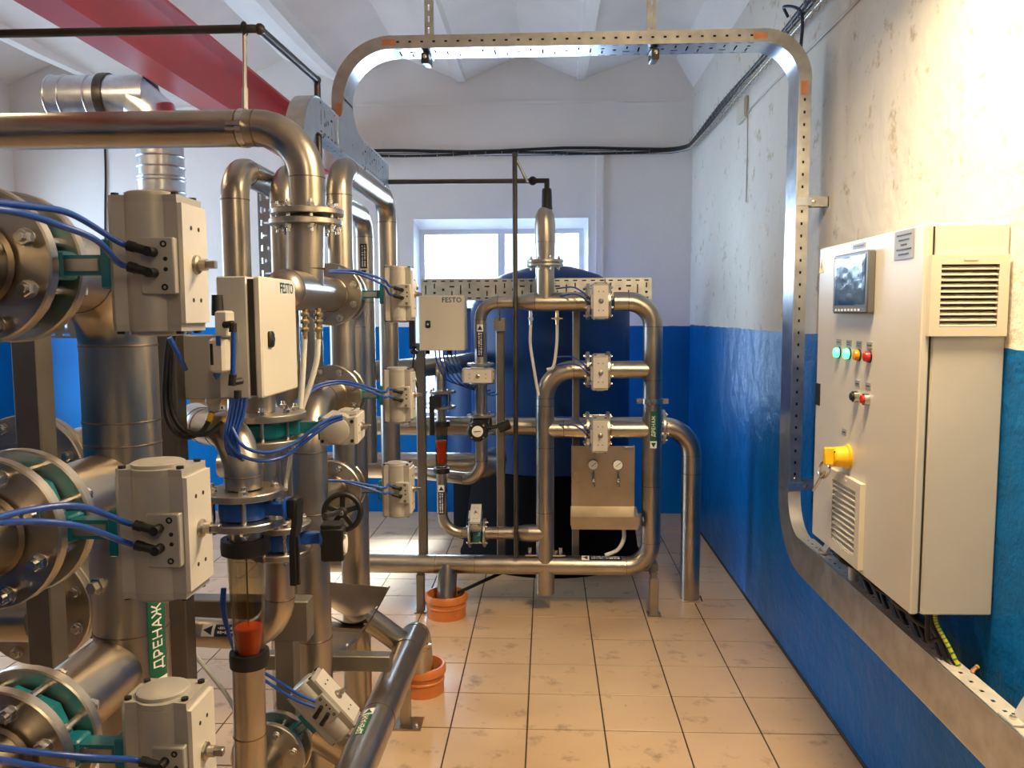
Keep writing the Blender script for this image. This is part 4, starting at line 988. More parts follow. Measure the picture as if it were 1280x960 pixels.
part('vent_elbow', MB().cyl((xm_+0.010, SY, zt+0.60), (xm_+0.010, SY, zt+0.65), 0.014, 12).cyl((xm_+0.022, SY, zt+0.642), (xm_-0.08, SY, zt+0.642), 0.013, 12).ball((xm_-0.065, SY, zt+0.642), 0.024, 12, 8), BLACK, av)
thing('air_pipe', 'thin black air pipe running level from the left tray to the air vent', 'pipe', MB().cyl((-0.92, SY, zt+0.645), (xm_-0.07, SY, zt+0.641), 0.013, 12), BLKSTEEL)
ap = thing('air_pipe', 'thin dark vertical air pipe crossing the window in front of the tank', 'pipe', MB().cyl((-0.168, SY-0.06, 2.487), (-0.168, SY-0.06, 0.33), 0.013, 12), BLKSTEEL)
part('slanted_stay', MB().cyl((-0.165, SY-0.05, 2.478), (-0.102, SY-0.02, 2.352), 0.0085, 10), BOLT, ap, 'bright slanted stay')
part('pipe_elbow', MB().ball((-0.168, SY-0.06, 2.487), 0.017, 10, 6), BLKSTEEL, ap)
# sampling hoses under the top run
for x, lab, xe, ze in ((-0.087, 'left clear sampling hose hanging under the top run of the back skid', -0.045, 1.22), (0.055, 'right clear sampling hose with a brass tap under the top run of the back skid', -0.0, 1.36)):
    h = hose(lab, [(x, SY-0.04, 1.60), (x-0.002, SY-0.04, 1.50), (x+(xe-x)*0.35, SY-0.045, 1.38), (xe, SY-0.055, ze)], r=0.0085, mat=HOSEW, name='sampling_hose', group='sampling hoses of the back skid')
    part('hose_tap', MB().cyl((x, SY-0.04, 1.675), (x, SY-0.04, 1.60), 0.009, 10).cyl((x, SY-0.04, 1.64), (x, SY-0.04, 1.625), 0.014, 8).cyl((x-(0.03 if x > 0 else 0), SY-0.045, 1.633), (x+(0.03 if x > 0 else 0.01), SY-0.045, 1.633), 0.004, 6), BRASS if x > 0 else BOLT, h)
# steel frame of the skid
def post(label, x, y, z0, z1, s=0.022, mat=GREY, foot=False, group=None, name='steel_post'):
    o = thing(name, label, 'post', MB().obox((x, y, (z0+z1)/2), (XA, YA, ZA), (s, s, (z1-z0)/2), 0.003), mat, group=group)
    if foot:
        part('foot_plate', MB().box((x-s*1.5, y-s*1.5, 0.0), (x+s*1.6, y+s*1.5, 0.008)), GREY, o)
        part('foot_bolt', MB().lathe((x+s*1.2, y-s*1.25, 0.008), ZA, [(0.007, 0), (0.007, 0.006), (0, 0.008)], 6), BOLT, o)
    return o
post('left square post of the back skid, below the small white box', -0.70, 4.42, 0.262, 1.50, 0.024, GREY)
post('thin square post of the back skid seen left of the black air pipe', -0.262, 4.50, 0.262, 1.585, 0.023, GREY)
post('thin square post of the back skid behind the three stacked actuators', 0.163, 4.50, 0.262, 1.70, 0.020, GREY)
thing('frame_beam', 'dark level base beam of the back skid hidden behind the bottom header', 'frame', MB().obox((-0.06, 4.47, 0.240), (XA, YA, ZA), (0.68, 0.06, 0.022), 0.003).box((-0.72, 4.33, 0.216), (-0.69, 4.45, 0.236)).box((0.572, 4.33, 0.205), (0.604, 4.45, 0.236)), GREY)
tb = thing('top_clamp', 'small steel block clamp on top of the thin post of the back skid', 'clamp', MB().cbox((-0.262, 4.47, 1.60), 0.062, 0.05, 0.072).cyl((-0.262, 4.45, 1.62), (-0.262, 4.40, 1.70), 0.006, 8), STEELD)
post('short left leg under the bottom header beside the orange collar', -0.705, 4.335, 0.0, 0.215, 0.022, GREY, True, 'short header legs')
post('short right leg under the bottom header by the floor drain pipe', 0.588, 4.335, 0.0, 0.205, 0.024, STEELD, True, 'short header legs')
thing('brace_rod', 'thin black rod slanting up from the orange collar under the header', 'rod', MB().cyl((-0.49, 4.30, 0.125), (-0.13, 4.62, 0.20), 0.010, 10), BLACK)
# gauge panel
px0, px1, pz0, pz1, py = 0.135, 0.480, 0.560, 0.935, 4.365
gp = thing('gauge_panel', 'stainless sampling panel with two small dial gauges and a drip tray', 'panel', MB().obox(((px0+px1)/2, py, (pz0+pz1)/2), (XA, YA, ZA), ((px1-px0)/2, 0.004, (pz1-pz0)/2)).box((px0, py, pz0), (px0+0.004, py+0.05, pz1)).box((px1-0.004, py, pz0), (px1, py+0.05, pz1)), STEEL)
part('drip_tray', MB().loft([[V((px0-0.005, py-0.004, 0.60)), V((px1+0.01, py-0.004, 0.60)), V((px1+0.02, py-0.09, 0.562)), V((px0-0.008, py-0.09, 0.562))], [V((px0-0.005, py-0.004, 0.545)), V((px1+0.01, py-0.004, 0.545)), V((px1+0.02, py-0.09, 0.515)), V((px0-0.008, py-0.09, 0.515))]]).box((px0-0.002, py-0.08, 0.49), (px1+0.012, py, 0.52)), STEEL, gp, 'folded drip tray lip')
part('panel_fold', MB().box((px1-0.06, py-0.012, pz1-0.018), (px1-0.002, py-0.002, pz1-0.002)), BOLT, gp)
for x, z in ((0.252, 0.835), (0.386, 0.835)):
    g = part('dial_gauge', MB().lathe((x, py-0.004, z), -YA, [(0.030, 0), (0.030, 0.018), (0.027, 0.022)], 24), CHROME, gp)
    part('gauge_face', MB().lathe((x, py-0.0265, z), -YA, [(0.0255, 0), (0.0255, 0.001)], 24), LABELW, g)
    part('gauge_needle', MB().obox((x+0.003, py-0.0285, z+0.002), (XA+ZA*0.8, ZA-XA*0.8, YA), (0.017, 0.0014, 0.0006)), TEXTD, g)
    part('sampling_tap', MB().cyl((x+0.001, py-0.02, z-0.036), (x+0.003, py-0.03, z-0.10), 0.007, 10).ball((x+0.003, py-0.033, z-0.085), 0.012, 10, 6).cyl((x+0.003, py-0.032, z-0.105), (x+0.004, py-0.032, z-0.118), 0.009, 10).cyl((x+0.003, py-0.01, z-0.08), (x+0.003, py-0.05, z-0.085), 0.005, 8), CHROME, gp)
hose('pale drain hose curving out under the drip tray', [(0.42, SY+0.02, 0.50), (0.425, SY+0.02, 0.42), (0.39, SY+0.0, 0.36), (0.32, SY-0.01, 0.33)], r=0.011, mat=HOSEW, name='drain_hose')
# pipes behind the skid
dp = pipe('stainless drain pipe arching behind the skid and dropping into the floor at the right', [(-1.30, 4.62, 1.010), (0.832, 4.60, 1.010), (0.832, 4.60, -0.06)], 0.055, bend=0.165,
          extra_seams=[((0.832, 4.60, 0.74), ZA)])
fl = flange(dp, (0.665, 4.60, 1.010), XA, 0.098, 0.018, 0.045); bolts(fl, (0.665, 4.60, 1.010), XA, 0.080, 8, 0.018, 0.009)
o = pipe('thick stainless pipe running level low behind the left post of the back skid', [(-2.0, 4.78, 0.745), (-0.33, 4.78, 0.745), (-0.33, 5.0, 0.745)], 0.078, bend=0.10)
o = pipe('stainless pipe slanting away below the left bright windowsill', [(-1.05, 4.0, 1.36), (-0.55, 4.75, 1.36), (-0.45, 5.2, 1.36)], 0.055, bend=0.15)
# orange collar with the drain stub
def collar(label, x, y, r, h):
    o = thing('orange_collar', label, 'drain collar', MB().ring((x, y, 0), ZA, [(r-0.006, 0.0), (r, 0.0), (r, h*0.42), (r+0.004, h*0.45), (r+0.004, h*0.50), (r, h*0.53), (r, h*0.66), (r+0.010, h*0.72), (r+0.010, h*0.92), (r+0.004, h), (r-0.006, h)], 40), ORANGE)
    part('collar_inside', MB().lathe((x, y, 0.002), ZA, [(r-0.007, 0), (r-0.007, 0.004)], 32), DARKIN, o)
    return o
collar('orange plastic sewer collar under the left end of the back skid', -0.556, SY-0.06, 0.108, 0.128)
# white valve terminal box with its maker's lettering
def door_box(label, c, u, n, w, h, d, text, toff):
    """wall box: c centre of the door face, u to the right along the door, n outwards"""
    c = V(c); u = V(u); n = V(n)
    o = thing('valve_terminal_box', label, 'cabinet', MB().obox(c-n*(d/2+0.026), (u, ZA, n), (w/2, h/2, d/2-0.006), 0.003), BOXGREY)
    part('box_gasket', MB().obox(c-n*0.023, (u, ZA, n), (w/2-0.006, h/2-0.006, 0.012)), DARKIN, o)
    dd = part('box_door', MB().obox(c-n*0.008, (u, ZA, n), (w/2, h/2, 0.009), 0.004), CABINET, o)
    part('door_lock', MB().obox(c-u*w*0.30-ZA*h*0.02+n*0.004, (u, ZA, n), (w*0.055, h*0.068, 0.006), 0.004), BLACK, o)
    part('lock_insert', MB().lathe(c-u*w*0.30-ZA*h*0.02+n*0.010, n, [(w*0.026, 0), (w*0.026, 0.002)], 14), CHROME, o)
    flat_text(text, 0.037, c+u*toff*w+ZA*h*0.415+n*0.001, u, ZA, 'maker_lettering', TEXTB, dd, bold=0.0006)
    return o
bx = door_box('white valve terminal box hanging on the left post of the back skid', (-0.552, 4.20, 1.612), XA, -YA, 0.238, 0.288, 0.14, 'FESTO', 0.23)
part('box_gland', MB().cyl((-0.64, 4.27, 1.470), (-0.64, 4.27, 1.445), 0.014, 10).cyl((-0.52, 4.27, 1.470), (-0.52, 4.27, 1.445), 0.012, 10), BLACK, bx)
part('box_gauge', MB().lathe((-0.695, 4.23, 1.80), -YA, [(0.020, 0), (0.020, 0.014), (0.015, 0.016), (0, 0.016)], 16).cyl((-0.70, 4.24, 1.78), (-0.70, 4.24, 1.70), 0.010, 10), BRASS, bx)
part('air_regulator', MB().cbox((-0.715, 4.25, 1.56), 0.030, 0.04, 0.17).lathe((-0.705, 4.23, 1.462), ZA, [(0.020, -0.014), (0.024, 0), (0.006, 0.012), (0.022, 0.028)], 12), BLACK, bx)
for k in range(6):
    x0 = -0.60+0.022*k
    hose(['leftmost blue air hose falling from the white box', 'second blue air hose from the left under the white box', 'third blue air hose from the left under the white box', 'fourth blue air hose from the left under the white box', 'fifth blue air hose from the left under the white box', 'rightmost blue air hose falling from the white box'][k],
         [(x0, 4.28, 1.47), (x0+0.01, 4.29, 1.40), (x0+0.05+0.012*k, 4.33, 1.31-0.01*k), (x0+0.12+0.012*k, 4.40, 1.27-0.012*k), (x0+0.22, 4.44, 1.265-0.01*k)], r=0.0038, group='air hoses under the white box')
hose('black cable hanging left of the post under the white box', [(-0.705, 4.24, 1.46), (-0.715, 4.25, 1.36), (-0.705, 4.32, 1.26)], r=0.005, mat=RUBBER, name='signal_cable', cat='cable')
# blue tank and its black skirt
tx, ty, tr = 0.02, 5.55, 0.545
tk = thing('water_tank', 'big dark blue cylindrical tank behind the back skid in front of the window', 'tank',
           MB().lathe((tx, ty, 0), ZA, [(tr*0.72, 0.50), (tr*0.90, 0.56), (tr, 0.70), (tr, 1.66), (tr*0.985, 1.72), (tr*0.86, 1.83), (tr*0.62, 1.92), (tr*0.3, 1.975), (0, 1.985)], 56), TANK)
tk2 = None
part('tank_skirt', MB().lathe((tx, ty, 0), ZA, [(tr*1.16, 0.0), (tr*1.13, 0.03), (tr*0.97, 0.62), (tr*0.90, 0.64)], 48), TANKB, tk, 'black flared skirt')
tk2 = thing('water_tank', 'smaller dark blue tank left of the big one, below the window', 'tank',
            MB().lathe((-0.46, 5.98, 0), ZA, [(0.0, 0.50), (0.15, 0.505), (0.26, 0.54), (0.305, 0.60), (0.31, 1.66), (0.29, 1.70), (0.20, 1.725), (0, 1.73)], 44), TANK)
part('tank_stand', MB().ring((-0.46, 5.98, 0), ZA, [(0.22, 0.0), (0.25, 0.0), (0.25, 0.56), (0.22, 0.54)], 36), TANKB, tk2, 'black ring stand')

# ================================================================ overhead red beam and ventilation duct
bx0, bx1, bz0, bz1 = -1.925, -1.755, 2.795, 3.115
bm = thing('crane_beam', 'red painted steel crane beam under the ceiling, top left', 'beam', MB().box((bx0, -1.5, bz0), (bx1, 6.58, bz0+0.016)).box((bx0, -1.5, bz1-0.016), (bx1, 6.58, bz1)).box(((bx0+bx1)/2-0.005, -1.5, bz0+0.015), ((bx0+bx1)/2+0.005, 6.58, bz1-0.015)), REDP)
for y in (-1.2, 0.3): part('beam_hanger', MB().box((-1.90, y-0.06, bz1), (-1.78, y+0.06, 3.54)), REDP, bm)
dx, dy, dr = -2.21, 4.60, 0.126
du = thing('ventilation_duct', 'galvanised round ventilation duct with a mitred elbow below the red beam', 'duct', MB().lathe((-2.82, dy, 2.895), XA, [(dr-0.008, 0.03), (dr-0.008, 0.0), (dr, 0), (dr, 0.57)], 36, cap=False), GALV, ang=50)
for x in (-2.81, -2.73, -2.58): part('duct_bead', MB().torus((x, dy, 2.895), XA, dr, 0.006, 36, 6), GALV, du)
part('duct_collar', MB().ring((-2.50, dy, 2.895), XA, [(dr, -0.025), (dr+0.010, -0.025), (dr+0.012, 0.0), (dr+0.010, 0.025), (dr, 0.025)], 36), BLKSTEEL, du, 'dark coupling band')
part('duct_bracket', MB().cyl((-1.90, dy, 2.798), (-2.12, dy, 2.70), 0.008, 8), GALVD, du)
# mitred elbow of three gores
el = [V((-2.48, dy, 2.895)), V((-2.335, dy, 2.885)), V((-2.235, dy, 2.80)), V((dx, dy, 2.66)), V((dx, dy, 2.56))]
part('duct_elbow', MB().tube(el, dr-0.001, 36), GALV, du, ang=20)
part('duct_drop', MB().lathe((dx, dy, 1.85), ZA, [(dr, 0), (dr, 0.72)], 36), GALV, du)
for z in (2.56, 2.50, 2.445, 2.425, 2.36, 2.15): part('duct_bead', MB().torus((dx, dy, z), ZA, dr, 0.006, 36, 6), GALV, du)

# ================================================================ front pipe rack
VX = -0.775
tiers = (1.730, 1.350, 1.010)
DN = 0.0565; FR = 0.110; FT = 0.020
def station(yv, yc, Rc, tags, z_list, x0, near_pipe, hose_fn, front):
    """three actuated valves one above the other in front of a column"""
    for i, z in enumerate(z_list):
        x = x0[i]
        v, outs = valve('grey actuator with teal butterfly valve, %s' % tags[i], (x, yv, z), YA, XA, ZA, Rv=0.091, neck=0.172, group='actuated valves of the front rack', tdir=-YA, disc=True)
        hose_fn(i, outs)
# --- front column A
ycA = 1.435
xa = (-0.787, -0.795, -0.802)
colA = pipe('thick stainless column at the far left front with a green drain marker', [(-0.783, 1.16, 1.730), (-0.783, ycA, 1.730), (-0.783, ycA, 0.25)], 0.066, bend=0.125,
            extra_seams=[((-0.783, ycA, 1.467), ZA), ((-0.783, ycA, 1.425), ZA), ((-0.783, ycA, 1.075), ZA)],
            tees=[((-0.795, ycA, 1.350), (-0.795, 1.16, 1.350), 0.0625), ((-0.802, ycA, 1.010), (-0.802, 1.16, 1.010), 0.0625)])
pipe_label(colA, (-0.783, ycA, 1.045), ZA, 0.066, (0.93, -0.36, 0), 0.20, 0.040, 'ДРЕНАЖ', LABELG, -1, label='green drain marker with a white end pointing down')
part('drain_plug', MB().lathe((-0.805, ycA-0.060, 1.175), (-0.25, -1, 0), [(0.016, 0), (0.016, 0.010), (0.011, 0.011), (0.011, 0.022)], 6), CHROME, colA, 'bright hexagonal plug')
for i, z in enumerate(tiers):
    yA = 1.125
    near = pipe(('stainless pipe stub facing the viewer at the top left front flange', 'stainless pipe stub facing the viewer at the middle left front flange', 'stainless pipe stub facing the viewer at the bottom left front flange')[i],
                [(xa[i], 0.62, z), (xa[i], yA-0.035, z)], DN, seams=False, group='pipe stubs of the left front flanges')
    part('weld_seam', MB().ring((xa[i], yA-0.052, z), YA, [(DN-0.002, -0.006), (DN+0.006, 0.0), (DN-0.002, 0.008)], 28), WELD, near)
    f1 = flange(near, (xa[i], yA-0.036, z), YA, FR, FT, DN-0.004)
    f2 = flange(colA, (xa[i], yA+0.036, z), YA, FR, FT, DN-0.004)
    bolts(f1, (xa[i], yA, z), YA, 0.090, 8, 0.112, 0.0115, out=0.7)
    v, outs = valve(('top', 'middle', 'bottom')[i]+' left front teal butterfly valve with a large grey actuator', (xa[i], yA, z), YA, XA, ZA, Rv=0.091, neck=0.172, group='actuated valves of the left front column', tdir=-YA)
    ends = [[W(90, 268, 0.98), W(40, 258, 0.90), W(-20, 252, 0.82), W(-90, 250, 0.75)], [W(120, 300, 1.0), W(70, 280, 0.94), W(20, 265, 0.86), W(-60, 256, 0.78)]] if i == 0 else \
           [[W(100, 633, 0.96), W(40, 637, 0.90), W(-30, 655, 0.82), W(-100, 680, 0.76)], [W(100, 658, 0.96), W(40, 652, 0.90), W(-30, 656, 0.82), W(-110, 668, 0.76)]] if i == 1 else \
           [[W(120, 947, 1.0), W(60, 942, 0.96), W(0, 935, 0.90), W(-80, 925, 0.8)], [W(120, 968, 1.0), W(60, 960, 0.96), W(0, 950, 0.90), W(-80, 940, 0.8)]]
    for q, e in zip((0, 1), ends):
        hose('%s blue air hose of the %s left front actuator' % (('upper', 'lower')[q], ('top', 'middle', 'bottom')[i]), [outs[q], outs[q]+V((-0.015, -0.005, 0.006))]+e, r=0.0042, group='air hoses of the left front actuators')
# --- second row of flanged pipes left of the column, and square posts
for (z, lab) in ((1.300, 'flanged stainless pipe glimpsed behind the middle left front flange'), (0.985, 'flanged stainless pipe glimpsed behind the bottom left front flange')):
    o = pipe(lab, [(-1.185, 1.72, z), (-1.185, 2.35, z)], 0.075, seams=False, group='flanged pipes of the rear left row')
    for y in (1.760, 1.783):
        f = flange(o, (-1.185, y, z), YA, 0.136, 0.020, 0.066)
    bolts(f, (-1.185, 1.7715, z), YA, 0.112, 8, 0.045, 0.012)
o = pipe('stainless pipe crossing low at the left edge between the flanges', [(-1.75, 1.665, 1.005), (-1.11, 1.665, 1.005)], 0.058, seams=False)
post('grey square post at the left edge behind the front flanges', -1.055, 1.60, 0.0, 1.72, 0.027, GREY)
post('grey square post behind the thick front column', -0.925, 1.93, 0.0, 1.66, 0.026, GREY)
beam = thing('frame_beam', 'dark level steel beam of the front rack behind the flow meter', 'frame', MB().obox((-1.05, 2.25, 0.775), (XA, YA, ZA), (0.36, 0.03, 0.060), 0.003), GREY)
thing('frame_beam', 'dark steel base beam of the front rack low beside the funnel', 'frame', MB().obox((-0.80, 2.72, 0.435), (XA, YA, ZA), (0.25, 0.025, 0.028), 0.003), GREY)
post('grey square post beside the low tilted actuator', -0.80, 2.36, 0.0, 0.88, 0.030, GREY)
# --- second column B with three valves
ycB = 3.16
xb = (-0.762, -0.770, -0.779); zB = (1.730, 1.370, 1.025)
colB = pipe('stainless column with three flanged branches behind the handwheel', [(-0.768, 2.92, 1.730), (-0.776, ycB, 1.730), (-0.780, ycB, 0.0)], DN, bend=0.12,
            extra_seams=[((-0.780, ycB, 1.46), ZA), ((-0.780, ycB, 1.18), ZA)],
            tees=[((-0.775, ycB, 1.370), (-0.772, 2.92, 1.370), DN), ((-0.779, ycB, 1.025), (-0.779, 2.92, 1.025), DN)])
yB = 2.86
tee_up = pipe('stainless tee pipe under the big flange pair entering the top middle flange', [(xb[0]+0.026, 2.24, zB[0]), (xb[0], yB-0.035, zB[0])], DN+0.002, seams=False, tees=[((-0.746, 2.46, zB[0]), (-0.734, 2.45, 1.955), DN)])
part('weld_seam', MB().ring((-0.758, 2.66, zB[0]), YA, [(DN-0.002, -0.003), (DN+0.0014, 0), (DN-0.002, 0.003)], 28), WELD, tee_up)
part('weld_seam', MB().ring((-0.738, 2.46, 1.80), ZA, [(DN-0.002, -0.003), (DN+0.0014, 0), (DN-0.002, 0.003)], 28), WELD, tee_up)
part('pipe_cap', MB().lathe((xb[0]+0.026, 2.24, zB[0]), -YA, [(DN, 0), (DN*0.9, 0.02), (DN*0.6, 0.035), (0, 0.042)], 28), STEEL, tee_up)
ycC = 2.53
colC = pipe('stainless column curving up into the middle flange, in front of the handwheel column', [(xb[1], yB-0.035, zB[1]), (xb[1]+0.003, ycC, zB[1]), (-0.765, ycC, 0.0)], DN, bend=0.150,
            extra_seams=[((-0.764, ycC, 1.02), ZA), ((-0.765, ycC, 0.60), ZA)])
lowB = pipe('stainless stub entering the lower flange behind the handwheel', [(xb[2], 2.60, zB[2]), (xb[2], yB-0.035, zB[2])], DN, seams=False)
nearB = (tee_up, colC, lowB)
for i in range(3):
    f1 = flange(nearB[i], (xb[i], yB-0.036, zB[i]), YA, FR, FT, DN-0.004)
    f2 = flange(colB, (xb[i], yB+0.036, zB[i]), YA, FR, FT, DN-0.004)
    bolts(f1, (xb[i], yB, zB[i]), YA, 0.090, 8, 0.112, 0.0115)
    part('weld_seam', MB().ring((xb[i], yB-0.052, zB[i]), YA, [(DN-0.002, -0.006), (DN+0.006, 0.0), (DN-0.002, 0.008)], 28), WELD, nearB[i])
    v, outs = valve(('top', 'middle', 'bottom')[i]+' middle-distance teal butterfly valve with a grey actuator left of the white box', (xb[i], yB, zB[i]), YA, XA, ZA, Rv=0.091, neck=0.172, group='actuated valves of the second column', tdir=-YA)
    ends = [[W(480, 350, 2.74), W(460, 343, 2.72), W(440, 338, 2.70), W(412, 338, 2.66)], [W(480, 357, 2.74), W(460, 347, 2.72), W(440, 341, 2.70), W(410, 340, 2.64)]] if i == 0 else \
           [[W(480, 490, 2.74), W(455, 482, 2.70), W(425, 476, 2.64), W(395, 482, 2.58), W(372, 500, 2.5), W(355, 530, 2.40)], [W(480, 496, 2.74), W(455, 486, 2.70), W(425, 479, 2.64), W(395, 486, 2.58), W(372, 505, 2.5), W(352, 532, 2.40)]] if i == 1 else \
           [[W(480, 610, 2.74), W(455, 605, 2.72), W(430, 601, 2.70), W(400, 600, 2.66)], [W(480, 617, 2.74), W(455, 609, 2.72), W(430, 602, 2.70), W(398, 601, 2.66)]]
    for q, e in zip((0, 1), ends):
        hose('%s blue air hose of the %s middle-distance actuator' % (('upper', 'lower')[q], ('top', 'middle', 'bottom')[i]), [outs[q], outs[q]+V((-0.02, -0.003, 0.008))]+e, r=0.0044, group='air hoses of the second column')
# sampling hoses under the tee
for x, y, lab, pts in ((381, 2.40, 'left clear sampling hose with a brass tap under the tee pipe', [(381, 420), (379, 460), (376, 500), (373, 521)]), (398, 2.44, 'right clear sampling hose with a brass tap, curving beside the elbow', [(398, 424), (396, 450), (388, 480), (379, 505), (375, 521)])):
    h = hose(lab, [W(a, b, y) for a, b in pts], r=0.0085, mat=HOSEW, name='sampling_hose', group='sampling hoses of the front rack')
    mb = MB().cyl(W(x, 385, y), W(x, 424, y), 0.0085, 10)
    for q in (393, 402, 412): mb.lathe(W(x, q, y), ZA, [(0.013, -0.006), (0.014, 0), (0.013, 0.006)], 8)
    part('hose_tap', mb, BRASS, h)
# --- big top pipe with hanger and flange pair
tp_ = pipe('long stainless pipe entering high from the left and elbowing down to the big flange pair', [(-2.05, 2.45, 2.222), (-0.728, 2.45, 2.222), (-0.728, 2.45, 1.975)], 0.0545, bend=0.150,
           extra_seams=[((-0.93, 2.45, 2.222), XA)])
f = flange(tp_, (-0.728, 2.45, 1.968), ZA, 0.110, 0.018, 0.05); bolts(f, (-0.728, 2.45, 1.952), ZA, 0.088, 8, 0.052, 0.011, out=1.0)
flange(tee_up, (-0.734, 2.45, 1.938), ZA, 0.110, 0.018, 0.05)
part('pipe_clamp', MB().ring((-0.915, 2.45, 2.222), XA, [(0.0545, -0.010), (0.0575, -0.010), (0.0575, 0.010), (0.0545, 0.010)], 28).cbox((-0.925, 2.388, 2.222), 0.045, 0.02, 0.012).cbox((-0.925, 2.388, 2.206), 0.045, 0.02, 0.008), BOLT, tp_)
hr = thing('pipe_hanger', 'thin bright rod hanging the big pipe from the black air pipe', 'hanger', MB().cyl((-0.911, 2.45, 2.278), (-0.905, 2.45, 2.50), 0.0065, 10).cyl((-0.911, 2.45, 2.278), (-0.909, 2.45, 2.34), 0.0095, 10), CHROME)
part('hanger_ring', MB().torus((-0.905, 2.45, 2.513), XA, 0.017, 0.005, 16, 6), BLACK, hr)
blk, _ = fillet([(-2.2, 2.45, 2.513), (-0.860, 2.45, 2.513), (-0.860, 3.06, 2.535), (-0.860, 3.06, 2.15)], 0.022, 5)
ap = thing('air_pipe', 'thin black air pipe high on the left, bending back and down beside the tray', 'pipe', MB().tube(blk, 0.0125, 12), BLKSTEEL)
part('pipe_elbow', MB().ball((-0.860, 2.455, 2.513), 0.017, 10, 6).ball((-0.860, 3.055, 2.533), 0.017, 10, 6), BLKSTEEL, ap)
# --- tall inverted-U pipes behind
def uloop(label, x, y0, y1, z, r, zend0, zend1):
    return pipe(label, [(x, y0, zend0), (x, y0, z), (x, y1, z), (x, y1, zend1)], r, bend=0.105, extra_seams=[((x, y1, 1.72), ZA)])
uloop('leftmost tall inverted-U stainless pipe behind the top actuator', -1.010, 2.60, 3.42, 2.135, 0.045, 0.9, 0.9)
u2 = uloop('middle tall inverted-U stainless pipe passing behind the big flange pair', -0.918, 2.80, 4.05, 2.150, 0.045, 0.9, 0.9)
pipe_label(u2, (-0.918, 4.05, 1.93), ZA, 0.045, (0.1, -1, 0), 0.16, 0.036, None, LABELN, -1, label='black marker with a white arrow end')
uloop('rightmost tall inverted-U stainless pipe below the left cable tray', -0.745, 2.90, 3.76, 2.190, 0.045, 0.9, 0.9)
# --- white terminal box of the rack and the grey equipment in front of it
bx = door_box('white valve terminal box seen edge-on in the front pipe rack', (-0.668, 1.985, 1.606), YA, XA, 0.262, 0.286, 0.085, 'FESTO', 0.22)
pb = thing('equipment_plate', 'grey equipment box with cable glands behind the top front actuator', 'box', MB().obox((-0.826, 1.97, 1.530), (XA, YA, ZA), (0.084, 0.020, 0.080), 0.003), BOXGREY)
for x in (-0.832, -0.768):
    g = part('cable_gland', MB().lathe((x, 1.955, 1.452), -ZA, [(0.018, 0), (0.018, 0.012), (0.015, 0.016), (0.015, 0.028), (0.010, 0.034)], 12), CONDUIT, pb)
def sig(lab, x, pts):
    h = hose(lab, [(x, 1.955, 1.43)]+pts, r=0.0060, mat=RUBBER, name='signal_cable', cat='cable', group='black looped signal cables')
    part('cable_tag', MB().tube(smooth([(x, 1.955, 1.43)]+pts, 8)[3:8], 0.0082, 10), YELLOW, h, 'yellow cable tag')
sig('left black signal cable looping down from the grey box', -0.832, [W(259, 530, 1.93), W(247, 543, 1.9), W(228, 546, 1.88), W(212, 530, 1.86), W(206, 500, 1.86), W(209, 440, 1.86), W(216, 400, 1.86)])
sig('right black signal cable looping down from the grey box', -0.768, [W(276, 530, 1.93), W(262, 541, 1.9), W(245, 543, 1.88), W(225, 533, 1.87), W(213, 505, 1.87), W(213, 450, 1.87), W(219, 400, 1.87)])
rg = thing('air_regulator', 'pale air filter regulator with a slotted bowl in front of the white box', 'regulator', MB().obox(W(281, 405, 1.80), (XA, YA, ZA), (0.015, 0.022, 0.030), 0.004), ALUL)
part('regulator_bowl', MB().obox(W(275, 444, 1.80), (XA, YA, ZA), (0.018, 0.022, 0.040), 0.006), ALUL, rg)
part('bowl_slot', MB().obox(W(264.5, 443, 1.776), (XA, YA, ZA), (0.0028, 0.002, 0.024)), BLACK, rg)
part('drain_knob', MB().lathe(W(271, 466, 1.79), -ZA, [(0.008, 0), (0.008, 0.006), (0.002, 0.016)], 10), BLUEV, rg)
part('blue_tab', MB().cbox(W(273, 426, 1.776), 0.010, 0.004, 0.022), BLUEV, rg)
part('regulator_bracket', MB().box((-0.745, 1.81, 1.60), (-0.725, 1.955, 1.635)), GALVD, rg)
part('regulator_knob', MB().lathe(W(272, 388, 1.80), -ZA, [(0.012, -0.035), (0.014, 0.010), (0.012, 0.012)], 14), BLACK, rg)
part('hose_elbow', MB().cyl(W(281, 406, 1.78), W(291, 405, 1.77), 0.008, 10).cyl(W(291, 404, 1.77), W(291, 415, 1.77), 0.0085, 10), BLACK, rg)
part('hose_elbow', MB().cyl(W(291, 468, 1.77), W(290, 482, 1.77), 0.0085, 10).cyl(W(290, 478, 1.77), W(302, 476, 1.79), 0.008, 10), BLACK, rg)
part('hose_elbow', MB().cyl(W(297, 488, 1.78), W(297, 498, 1.78), 0.0085, 10), BLACK, rg)
thing('air_hose', 'thick straight blue air hose beside the pale regulator', 'hose', MB().cyl(W(292, 413, 1.77), W(291, 470, 1.77), 0.0058, 12), HOSE)
hose('thick blue air hose slanting behind the top front actuator', [W(212, 422, 1.75), W(222, 442, 1.77), W(232, 462, 1.80)], r=0.0058)
for k in range(5):
    x = 284+4.5*k
    labs = ['leftmost blue air hose of the bundle under the grey box', 'second blue air hose from the left in the bundle under the grey box', 'middle blue air hose of the bundle under the grey box', 'fourth blue air hose from the left in the bundle under the grey box', 'rightmost blue air hose of the bundle under the grey box']
    hose(labs[k], [W(x+6, 496, 1.86), W(x+2, 520, 1.85), W(x-2-k, 545, 1.84), W(x-1, 560+3*k, 1.86), W(x+6, 575, 1.92)], r=0.0040, group='blue hose bundle under the grey box')
